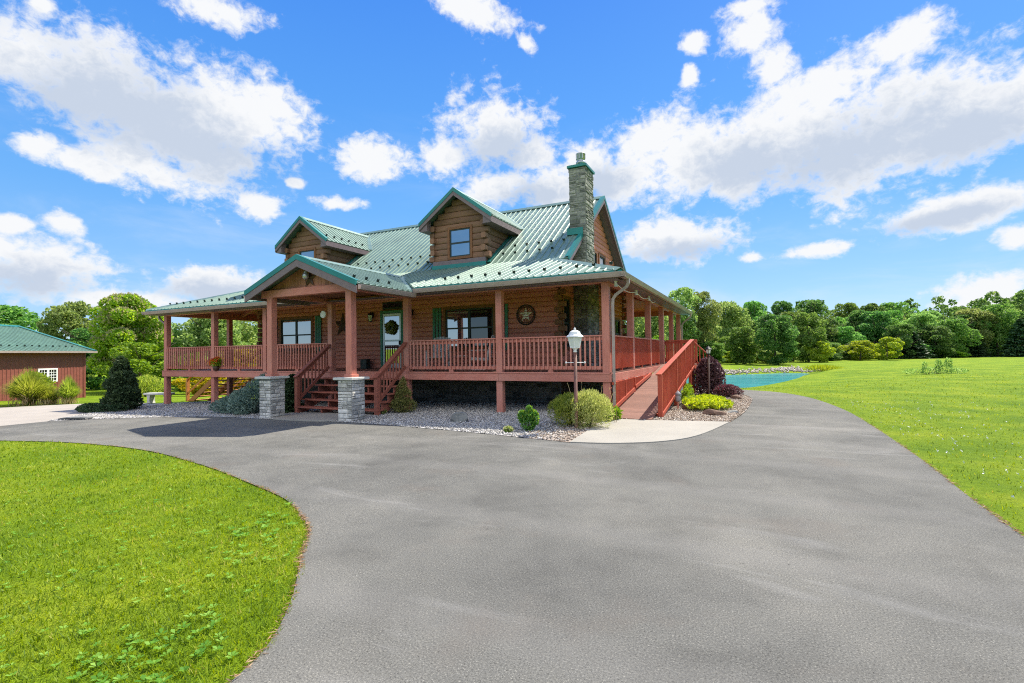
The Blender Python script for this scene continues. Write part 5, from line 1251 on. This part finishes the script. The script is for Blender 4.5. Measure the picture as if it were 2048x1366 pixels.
def blades(name,poly,n,dens,hgt,wid,label,seed):
    g=np.random.default_rng(seed); xs=[p[0] for p in poly]; ys=[p[1] for p in poly]; keep=[]
    X=g.uniform(min(xs),max(xs),n); Y=g.uniform(min(ys),max(ys),n); d=np.hypot(X-CAM.x,Y-CAM.y)
    vx,vy=X-CAM.x,Y-CAM.y; fr=vx*fw.x+vy*fw.y; lat=vx*rt.x+vy*rt.y
    ok=(g.uniform(0,1,n)<dens(d))&(np.abs(lat)<fr*1.16+1.0)&(fr>.6); X,Y,d=X[ok],Y[ok],d[ok]; ok=seg_dist(X,Y,poly)<.012+.03*np.sin(X*9)*np.sin(Y*11+X*3); X,Y,d=X[ok],Y[ok],d[ok]; n=len(X)
    h=hgt*g.uniform(.5,1.25,n)*(1+d*.02); w_=wid*(.7+d*.13)*g.uniform(.7,1.3,n); a=g.uniform(0,6.28,n); b=a+np.pi/2+g.normal(0,.5,n); ln=g.uniform(.15,1.1,n)*h
    z=terr_np(X,Y); P0=np.stack([X,Y,z],1); S=np.stack([np.cos(a)*w_,np.sin(a)*w_,np.zeros(n)],1)
    B=np.stack([np.cos(b)*ln,np.sin(b)*ln,h],1)
    V=np.stack([P0-S*.6,P0+S*.6,P0+B*.55+S*.5+np.array([0,0,.0]),P0+B*1.0],1)
    me=quad_mesh(name,V.reshape(-1,3),LB); tag(link(bpy.data.objects.new(name,me)),label,'grass',kind='stuff'); return n
lawnLpoly=[(-45,-9.8),(-20,-8.2)]+lawnL+[(-45,-19)]
lawnRpoly=[(5.2,-14)]+[p for p in driveR if p[1]>-14 and p[0]>0]+[(1.6,16),(4.5,21),(60,45),(60,-14)]
blades('left_lawn_grass',lawnLpoly,3600000,lambda d:np.minimum(1,9.0/d**2)*.95,.032,.0042,'short green grass blades of the left lawn inside the driveway loop',1)
blades('right_lawn_grass',lawnRpoly,3000000,lambda d:np.minimum(1,12.0/d**2)*.95,.034,.0042,'short green grass blades of the right lawn beside the driveway',2)
def weeds(name,pts,label):
    g=np.random.default_rng(3); V=[]
    for x,y,r,n,s in pts:
        for k in range(n):
            cx,cy=x+g.normal(0,r),y+g.normal(0,r)
            if seg_dist([cx],[cy],lawnLpoly)[0]>-.02 and seg_dist([cx],[cy],lawnRpoly)[0]>-.02: continue
            m_=g.integers(4,8); a=g.uniform(0,6.28)+np.arange(m_)*6.28/m_; L_=s*g.uniform(.7,1.2,m_)
            d=np.stack([np.cos(a),np.sin(a),g.uniform(.35,.8,m_)],1); sd=np.stack([-np.sin(a),np.cos(a),np.zeros(m_)],1); c=np.array([cx,cy,terr(cx,cy)+.02])
            w_=(L_*.3)[:,None]; L2=L_[:,None]
            V.append(np.stack([c+d*L2*.1,c+d*L2*.6+sd*w_,c+d*L2*np.array([1,1,.75]),c+d*L2*.6-sd*w_],1).reshape(-1,3))
    me=quad_mesh(name,np.concatenate(V),LB2); tag(link(bpy.data.objects.new(name,me)),label,'weeds',kind='stuff')
wp=[(-1.0,-9.0,.3,26,.045),(-.4,-9.7,.25,20,.035),(.3,-10.6,.18,34,.035),(.5,-11.1,.2,44,.038),(.35,-11.5,.25,44,.038),(-.2,-11.0,.5,60,.026),(-1.2,-10.2,.8,80,.024),(-2.6,-9.4,1.2,90,.026),(-5,-8.6,1.6,80,.03)]
weeds('broadleaf_weeds',wp,'broad leaved weeds along the asphalt edge of the left lawn')
# clover flowers on the right lawn
g=np.random.default_rng(12); n=280; X=5.6+np.abs(g.normal(0,1.6,n)); Y=g.uniform(-9,6,n); p=np.stack([X,Y,np.full(n,.075)],1)
v=np.concatenate([leaf_quads(p+g.normal(0,.008,(n,3)),.020,.018,rng=g) for _ in range(3)]); me=quad_mesh('clover_flowers',v,M['white']); tag(link(bpy.data.objects.new('clover_flowers',me)),'scattered white clover flowers on the right lawn along the driveway','flowers',kind='stuff')

def thatch():
    g=np.random.default_rng(15); V=[]
    for pts in (lawnL,driveR):
        P=np.array(pts); n=1900; i=g.integers(0,len(P)-1,n); t=g.uniform(0,1,(n,1)); c=P[i]*(1-t)+P[i+1]*t+g.normal(0,.012,(n,2)); d=np.hypot(c[:,0]-CAM.x,c[:,1]-CAM.y); k=(d<14)&((c[:,0]-CAM.x)*fw.x+(c[:,1]-CAM.y)*fw.y>.5)&(np.sin(c[:,0]*5+c[:,1]*3)+g.normal(0,.8,n)>-.2); c=c[k]
        p=np.concatenate([c,(terr_np(c[:,0],c[:,1])+g.uniform(.014,.03,len(c)))[:,None]],1); a=g.normal(size=(len(c),3)); a[:,2]*=.15; V.append(leaf_quads(p,.06,.007,unit(a),.1,g))
    tag(link(bpy.data.objects.new('dry_thatch',quad_mesh('dry_thatch',np.concatenate(V),LM['straw']))),'dry straw coloured thatch along the asphalt edges','thatch',kind='stuff')
thatch()

# ------------------------------------------------------------------ barn
def barn():
    C=Vector((-36.5,4.9,0)); d=Vector((.46,-.888,0)).normalized(); b=Vector((-d.y*-1,d.x*-1,0)); b=Vector((-.888,-.46,0)).normalized()
    gz=-1.15; EV=2.30; LN=15.0; WD=9.2
    e=thing('barn','long rust red metal barn with a pale green roof at the left edge','barn',(-40,-2,-1)); w0=Vector((-40,-2,-1))
    def P(u,v,z): return C+d*u+b*v+Vector((0,0,z))
    def put(m,name,mats,par=e,**k):
        o=m.build(name,mats,None,**k); o.parent=par; o.location=-w0 if par is e else Vector((0,0,0)); return o
    m=MB(); RZ=EV+.34*WD/2
    poly=lambda u:[P(u,0,gz),P(u,WD,gz),P(u,WD,EV),P(u,WD/2,RZ-.1),P(u,0,EV)]
    m.prism(poly(0),d*.1); m.prism(poly(LN-.1),d*.1)
    m.prism([P(.1,0,gz),P(LN-.1,0,gz),P(LN-.1,0,EV),P(.1,0,EV)],b*.1); m.prism([P(.1,WD-.1,gz),P(LN-.1,WD-.1,gz),P(LN-.1,WD-.1,EV),P(.1,WD-.1,EV)],b*.1)
    u=.12
    while u<LN-.1:
        if not(2.02<u<3.46): m.prism([P(u,0,gz),P(u+.03,-.022,gz),P(u+.06,-.022,gz),P(u+.09,0,gz)],(0,0,EV-gz))
        else:
            m.prism([P(u,0,gz),P(u+.03,-.022,gz),P(u+.06,-.022,gz),P(u+.09,0,gz)],(0,0,.2-gz)); m.prism([P(u,0,1.17),P(u+.03,-.022,1.17),P(u+.06,-.022,1.17),P(u+.09,0,1.17)],(0,0,EV-1.17))
        u+=.23
    put(m,'wall',M['barnwall'])
    m=MB(); ov=.45; zf=EV-.34*ov
    roof_panel(m,[P(-.35,-ov,zf),P(LN+.35,-ov,zf),P(LN+.35,WD/2,RZ),P(-.35,WD/2,RZ)],b+Vector((0,0,.34)),pitch_=.3)
    roof_panel(m,[P(-.35,WD+ov,zf),P(-.35,WD/2,RZ),P(LN+.35,WD/2,RZ),P(LN+.35,WD+ov,zf)],-b+Vector((0,0,.34)),pitch_=.3)
    rf=put(m,'roof',M['barnroof'])
    m=MB(); 
    for v0,z0,v1,z1 in ((-ov-.02,zf,WD/2,RZ),(WD+ov,zf,WD/2,RZ)): m.prism([P(-.37,v0,z0-.14),P(-.37,v0,z0+.05),P(-.37,v1,z1+.05),P(-.37,v1,z1-.14)],d*.03); m.prism([P(-.37,v0,z0+.045),P(-.1,v0,z0+.045),P(-.1,v1,z1+.045),P(-.37,v1,z1+.045)],(0,0,.012))
    m.extr([(-.2,-.06),(0,.04),(.2,-.06),(.2,-.04),(0,.06),(-.2,-.04)],P(-.36,WD/2,RZ+.01),P(LN,WD/2,RZ+.01))
    m.beam(P(-.36,-ov-.03,zf-.06),P(LN,-ov-.03,zf-.06),.08,.12,mi=1); put(m,'roof_trim',[M['teal'],M['gutter']],rf)
    m=MB(); m.prism([P(-.02,-.03,gz),P(.1,-.03,gz),P(.1,-.03,EV),P(-.02,-.03,EV)],b*.06); put(m,'corner_trim',M['barnwall'])
    m=MB(); u0,u1,z0,z1=2.10,3.40,.27,1.10; f=.09
    for a,c,g,h in ((u0,u1,z1-f,z1),(u0,u1,z0,z0+f),(u0,u0+f,z0+f,z1-f),(u1-f,u1,z0+f,z1-f),((u0+u1)/2-.07,(u0+u1)/2+.07,z0+f,z1-f)): m.prism([P(a,-.06,g),P(c,-.06,g),P(c,-.06,h),P(a,-.06,h)],b*.05)
    for s0,s1 in ((u0+f,(u0+u1)/2-.07),((u0+u1)/2+.07,u1-f)):
        for i in range(1,3): a=s0+(s1-s0)*i/3; m.prism([P(a-.014,-.045,z0+f),P(a+.014,-.045,z0+f),P(a+.014,-.045,z1-f),P(a-.014,-.045,z1-f)],b*.02)
        for i in range(1,4): a=z0+f+(z1-z0-2*f)*i/4; t=.02 if i==2 else .012; m.prism([P(s0,-.046,a-t),P(s1,-.046,a-t),P(s1,-.046,a+t),P(s0,-.046,a+t)],b*.02)
    wn=put(m,'window',M['white']); m=MB(); m.prism([P(u0+f*.5,-.03,z0+f*.5),P(u1-f*.5,-.03,z0+f*.5),P(u1-f*.5,-.03,z1-f*.5),P(u0+f*.5,-.03,z1-f*.5)],b*.01); put(m,'pane',M['panedk'],wn)
    gm=MB(); gm.box(-.05,.05,-.03,.03,0,.07); pr=None
    for i in range(16):
        q=P(.6+i*.46,.35,EV+.34*.35+.02)-w0
        if pr is None: pr=gm.build('snow_guard',M['guard'],rf); o=pr
        else: o=pr.copy(); COL.objects.link(o); o.parent=rf
        o.location=q+w0
M['barnwall']=plain('barn_red_metal',(.235,.072,.052),.5,.4,var=.12)
barn()
# ------------------------------------------------------------------ lamp posts
def lamp_post(x,y,label,h,s,mp,mc):
    e=thing('lamp_post',label,'lamp post',(x,y,terr(x,y)),.2,'lamp posts beside the porch'); zl=h-.42*s
    m=MB(); m.lathe([(.055,-.05),(.055,.0),(.038,.03),(.036,zl-.10)],(0,0,0),14); m.build('post',mp,e)
    m=MB(); m.lathe([(.03,zl-.11),(.045,zl-.09),(.03,zl-.06),(.05*s,zl-.03),(.085*s,zl-.01),(.11*s,zl)],(0,0,0),14); m.build('collar',mc,e)
    m=MB(); m.tube([(-.2*s,0,h*.655),(.2*s,0,h*.655)],.008,6); 
    for q in (-.2*s,.2*s): m.lathe([(0,-.022),(.016,-.016),(.022,0),(.016,.016),(0,.022)],(q,0,h*.655),10)
    m.build('crossbar',M['lampwhite'] if s>.9 else mp,e)
    a0=math.pi/6; m=MB(); m.lathe([(.10*s,zl),(.155*s,zl+.22*s)],(0,0,0),6,smooth=False,a0=a0); gl=m.build('glass',M['frost'],e)
    m=MB()
    for k in range(6):
        a=a0+k*math.pi/3; m.beam((.102*s*math.cos(a),.102*s*math.sin(a),zl),(.158*s*math.cos(a),.158*s*math.sin(a),zl+.22*s),.014*s,.014*s)
    m.lathe([(.112*s,zl-.012),(.112*s,zl+.012)],(0,0,0),6,smooth=False,a0=a0); m.build('frame',mc,e)
    m=MB(); m.lathe([(.13*s,zl+.215*s),(.185*s,zl+.22*s),(.175*s,zl+.245*s),(.13*s,zl+.28*s),(.11*s,zl+.33*s),(.06*s,zl+.365*s),(.02*s,zl+.375*s),(.026*s,zl+.395*s),(.018*s,zl+.41*s),(0,zl+.43*s)],(0,0,0),12,smooth=False); m.build('cap',mc,e)
lamp_post(-.16,-2.20,'brown lamp post with white lantern in front of the mounded shrubs and porch railing',2.15,1.0,M['postbrown'],M['lampwhite'])
lamp_post(1.83,6.2,'dark lamp post with small lantern beside the maroon barberry by the pond',1.78,.66,M['bronze'],M['black'])
# ------------------------------------------------------------------ things on the front wall
def star_mesh(m,cx,cy,cz,Ro,Ri,dep,mi=0,rot=0):
    pts=[]
    for k in range(10):
        a=math.pi/2+rot+k*math.pi/5; r=Ro if k%2==0 else Ri; pts.append((cx+r*math.cos(a),cy,cz+r*math.sin(a)))
    vs=pts+[(cx,cy-dep,cz),(cx,cy+.004,cz)]; m.add(vs,[(i,(i+1)%10,10) for i in range(10)]+[((i+1)%10,i,11) for i in range(10)],mi)
yw=WY0-.075
m=MB(); star_mesh(m,-11.69,yw,2.86,.52,.20,.10); tag(m.build('barn_star',M['bronze']),'large dark metal barn star on the log wall between window and door','star')
e=thing('star_plaque','round plaque with a white striped star in a dark ring, right wall end','plaque',(-3.55,yw,2.89))
m=MB(); m.tube([(.33*math.cos(a),0,.33*math.sin(a)) for a in [k*2*math.pi/40 for k in range(41)]],.022,8); m.build('ring',M['black'],e)
m=MB(); 
for k in range(20): a=k*math.pi/10; m.beam((.16*math.cos(a),.01,.16*math.sin(a)),(.32*math.cos(a),.01,.32*math.sin(a)),.012,.012)
m.tube([(.27*math.cos(a),.005,.27*math.sin(a)) for a in [k*2*math.pi/40 for k in range(41)]],.012,6); m.build('wire',M['bronze'],e)
def stripe_mat():
    mm,nt,b=mk('striped_star',.6,.3); tc=nn(nt,'ShaderNodeTexCoord'); s=nn(nt,'ShaderNodeSeparateXYZ'); nt.links.new(tc.outputs['Object'],s.inputs[0])
    f=fmath(nt,'GREATER_THAN',fmath(nt,'SINE',fmath(nt,'MULTIPLY',s.outputs[2],75.0)),.72); nt.links.new(mixc(nt,(.85,.82,.76),(.30,.10,.07),f),b.inputs['Base Color']); return mm
m=MB(); star_mesh(m,0,-.01,0,.25,.10,.05); m.build('star',stripe_mat(),e)
e=thing('star_lamp','dark star with a silver globe lamp on the entry gable boards','lamp',(XC-.02,-2.33,3.83))
m=MB(); star_mesh(m,0,0,-.03,.27,.11,.04); m.build('star',M['bronze'],e)
m=MB(); m.lathe([(0,-.11),(.05,-.10),(.085,-.05),(.095,0),(.085,.05),(.05,.09),(.055,.10),(.05,.13),(0,.14)],(0,-.13,.02),16); m.build('globe',M['steel'],e)
m=MB(); m.tube([(0,-.13,-.08),(0,-.13,-.14),(.02,-.12,-.2)],.008,6); m.build('pendant',M['black'],e)
def lantern(x,z,label):
    e=thing('wall_lantern',label,'wall lantern',(x,yw,z),0,'lanterns beside the front door')
    m=MB(); m.box(-.05,.05,-.02,.0,-.02,.2); m.tube([(0,-.01,.14),(0,-.10,.22),(0,-.14,.16)],.011,6); m.build('bracket',M['black'],e)
    m=MB(); m.lathe([(.06,-.17),(.085,.08)],(0,-.14,0),6,smooth=False); m.build('glass',M['frost'],e)
    m=MB(); m.lathe([(.12,.075),(.06,.14),(.02,.16),(0,.19)],(0,-.14,0),6,smooth=False); m.lathe([(.0,-.21),(.03,-.19),(.075,-.175),(.07,-.16)],(0,-.14,0),6,smooth=False)
    for k in range(6): a=k*math.pi/3; m.beam((.062*math.cos(a),-.14+.062*math.sin(a),-.17),(.088*math.cos(a),-.14+.088*math.sin(a),.08),.012,.012)
    m.build('frame',M['black'],e)
lantern(-10.12,3.10,'black wall lantern on the logs left of the front door'); lantern(-8.22,3.12,'black wall lantern on the logs right of the front door')
def wreath():
    g=np.random.default_rng(2); n=1000; a=g.uniform(0,6.283,n); q=g.uniform(0,6.283,n); r=.085*np.sqrt(g.uniform(.1,1,n))*(1+.35*np.sin(a*5+1)); R_=.17+r*np.cos(q)
    c=np.stack([-9.2+R_*np.cos(a),WY0-.12+r*np.sin(q),2.66+R_*np.sin(a)],1); ax=np.stack([np.cos(a),np.full(n,-.5),np.sin(a)],1)
    e=thing('wreath','leafy green wreath with white flowers hanging on the front door glass','wreath',(-9.2,WY0-.12,2.66)); off=np.array([9.2,-(WY0-.12),-2.66])
    link(bpy.data.objects.new('leaves',quad_mesh('leaves',leaf_quads(c+off,.10,.04,ax,1.0,g),LM['pale'])),e)
    k=g.integers(0,n,260); link(bpy.data.objects.new('flowers',quad_mesh('flowers',leaf_quads(c[k]+off+np.array([0,-.04,0]),.05,.045,None,1,g),LM['tip'])),e)
wreath()
e=thing('hanging_dial','round white dial hanging on a wire left of the porch step post','dial',(-9.78,-.03,3.02))
m=MB(); m.tube([(0,.02,0),(0,-.02,0)],[.12,.12],20,smooth=False); m.build('dial',M['white'],e); m=MB(); m.tube([(0,0,.12),(-.02,0,.25),(.12,.02,.37)],.006,5); m.build('wire',M['black'],e)
m=MB(); m.box(-10.45,-10.15,2.42,2.66,DZ,DZ+.34); m.box(-10.47,-10.13,2.40,2.68,DZ+.34,DZ+.37); tag(m.build('boot_box',M['darkframe'],bevel=.01),'small dark box on the porch floor left of the front door','box')
# ------------------------------------------------------------------ rocking chairs
M['chairgrey']=wood('weathered_chair',(.36,.34,.33),(.55,.53,.51),(8,8,3),.7,.3)
def rocker(x,y,rz,label):
    e=thing('rocking_chair',label,'rocking chair',(x,y,DZ),rz,'rocking chairs on the front porch')
    m=MB(); 
    for i in range(6): m.box(-.26,.26,-.26+i*.085,-.26+i*.085+.075,.40-i*.012,.42-i*.012)
    m.build('seat',M['chairgrey'],e,bevel=.004)
    m=MB()
    for i in range(6): a=-.235+i*.094; m.beam((a,.24,.34),(a*1.12,.46,1.08+.05*(1-abs(a)/.24)),.075,.018,upv=(0,1,.2))
    m.beam((-.28,.36,.70),(.28,.36,.70),.03,.07); m.build('backrest',M['chairgrey'],e)
    for s in (-.3,.3):
        m=MB(); m.box(s-.05,s+.05,-.30,.34,.62,.645); m.build('armrest',M['chairgrey'],e,bevel=.004)
        m=MB(); m.box(s-.025,s+.025,-.28,-.22,.08,.62); m.beam((s,.26,.08),(s,.34,.63),.05,.05); m.beam((s,-.25,.36),(s,.3,.34),.03,.08); m.build('leg',M['chairgrey'],e)
        m=MB(); pts=[(s,-.45+i*.1,.02+.10*((i-4.6)/5)**2) for i in range(11)]
        for p,q in zip(pts[:-1],pts[1:]): m.beam(p,q,.045,.06)
        m.build('rocker',M['chairgrey'],e)
rocker(-6.25,1.55,.25,'weathered grey rocking chair facing the driveway, left one of two'); rocker(-4.75,1.75,-1.25,'weathered grey rocking chair turned sideways, right one of two')
m=MB(); m.lathe([(.2,.44),(.2,.47)],(-5.5,1.9,DZ),16); m.lathe([(.03,.0),(.03,.44)],(-5.5,1.9,DZ),8); m.lathe([(.16,0),(.15,.02)],(-5.5,1.9,DZ),12); tag(m.build('side_table',M['chairgrey']),'small round grey table between the two rocking chairs','table')
# ------------------------------------------------------------------ flood lights on a sagging cable under the right eave
e=thing('string_light','white flood lights on a sagging cable under the right eave','lights',(.2,1.5,3.36))
nodes_=[(.16,.12),(.2,2.35),(.22,4.2),(.22,5.4)]
m=MB()
for (x0,y0_),(x1,y1_) in zip(nodes_[:-1],nodes_[1:]):
    m.tube([(x0+(x1-x0)*t-.2,y0_+(y1_-y0_)*t-1.5,.0-.10*math.sin(math.pi*t)*(1 if t else 1)) for t in [k/10 for k in range(11)]],.010,5)
m.build('cable',M['lampwhite'],e)
for x,y in nodes_[:3]:
    m=MB(); m.lathe([(.03,.02),(.035,0),(.05,-.08),(.055,-.09),(0,-.085)],(x-.2,y-1.5,0),10); m.box(x-.23,x-.17,y-1.56,y-1.44,.02,.045); m.build('socket',M['lampwhite'],e)
# ------------------------------------------------------------------ garden things
e=thing('garden_lantern','weathered grey birdhouse shaped lantern on a stake beside the ramp','lantern',(1.36,1.95,0))
m=MB(); m.box(-.018,.018,-.018,.018,-.05,.24); m.build('stake',M['red'],e)
m=MB(); m.lathe([(.05,.23),(.075,.26),(.07,.36),(.055,.44),(.02,.50),(0,.52)],(0,0,0),8); m.lathe([(.1,.42),(.06,.47),(0,.54)],(0,0,0),8); m.build('housing',M['grey'],e)
e=thing('gas_tank','upright white cylinder standing under the upper end of the ramp','tank',(.92,6.0,0))
m=MB(); m.lathe([(.13,-.02),(.14,.02),(.14,.60),(.12,.68),(.06,.73),(0,.74)],(0,0,0),20); m.build('tank_body',M['tank'],e)
m=MB(); m.lathe([(.03,.73),(.03,.80),(.055,.80),(.055,.86),(0,.86)],(0,0,0),10); m.build('valve',M['steel'],e)
e=thing('stone_bench','pale concrete bench on the apron behind the first porch post','bench',(-20.6,.75,terr(-20.6,.75)),.35)
m=MB(); m.box(-.6,.6,-.2,.2,.38,.46); m.build('seat',M['capstone'],e,bevel=.015)
for s in (-.4,.4): m=MB(); m.prism([(s-.09,-.15,-.03),(s+.09,-.15,-.03),(s+.06,-.15,.1),(s+.06,-.15,.28),(s+.09,-.15,.38),(s-.09,-.15,.38),(s-.06,-.15,.28),(s-.06,-.15,.1)],(0,.3,0)); m.build('leg',M['capstone'],e)
e=thing('stone_bench','second concrete bench with a thick light leg left of the first porch post','bench',(-19.9,-.75,terr(-19.9,-.75)),-.2)
m=MB(); m.box(-.5,.5,-.18,.18,.34,.41); m.build('seat',M['grey'],e,bevel=.015)
for s in (-.3,.3): m=MB(); m.box(s-.16,s+.16,-.13,.13,-.03,.34); m.build('leg',M['capstone'],e,bevel=.01)
e=thing('concrete_planter','grey concrete block planter at the left edge beside the largest grass','planter',(-27.8,-2.9,terr(-27.8,-2.9)),.5)
m=MB(); m.box(-.5,.5,-.3,.3,-.02,.50); m.box(-.54,.54,-.34,.34,.50,.56); m.build('trough',M['grey'],e,bevel=.02)
m=MB(); m.tube([(-.12,-.31,.25),(0,-.33,.15),(.12,-.31,.25)],.02,6); m.build('handle',M['black'],e)
def basket():
    e=thing('flower_basket','orange and yellow flowers in a pot on the left porch railing','flowers',(-15.42,-.05,DZ+.12)); g=np.random.default_rng(3)
    m=MB(); m.lathe([(.09,-.1),(.13,.08),(.12,.08),(.09,.06),(0,.05)],(0,0,0),14); m.build('pot',M['bronze'],e)
    p,d=lobes_points([(0,0,.16,.2,.18,.14),(.1,0,.25,.14,.14,.12)],420,g); link(bpy.data.objects.new('leaves',quad_mesh('leaves',leaf_quads(p,.10,.05,d,1,g),LM['yel'])),e)
    p,d=lobes_points([(-.03,-.02,.2,.2,.18,.15),(.1,-.02,.28,.14,.14,.12)],130,g,up=.5,shell=(1,1.1)); link(bpy.data.objects.new('flowers',quad_mesh('flowers',leaf_quads(p,.09,.08,d,1,g),LM['orange'])),e)
LM['orange']=leaf_mat('petal_orange',(.55,.12,.02),(.70,.25,.03),(.75,.50,.08),.3); basket()
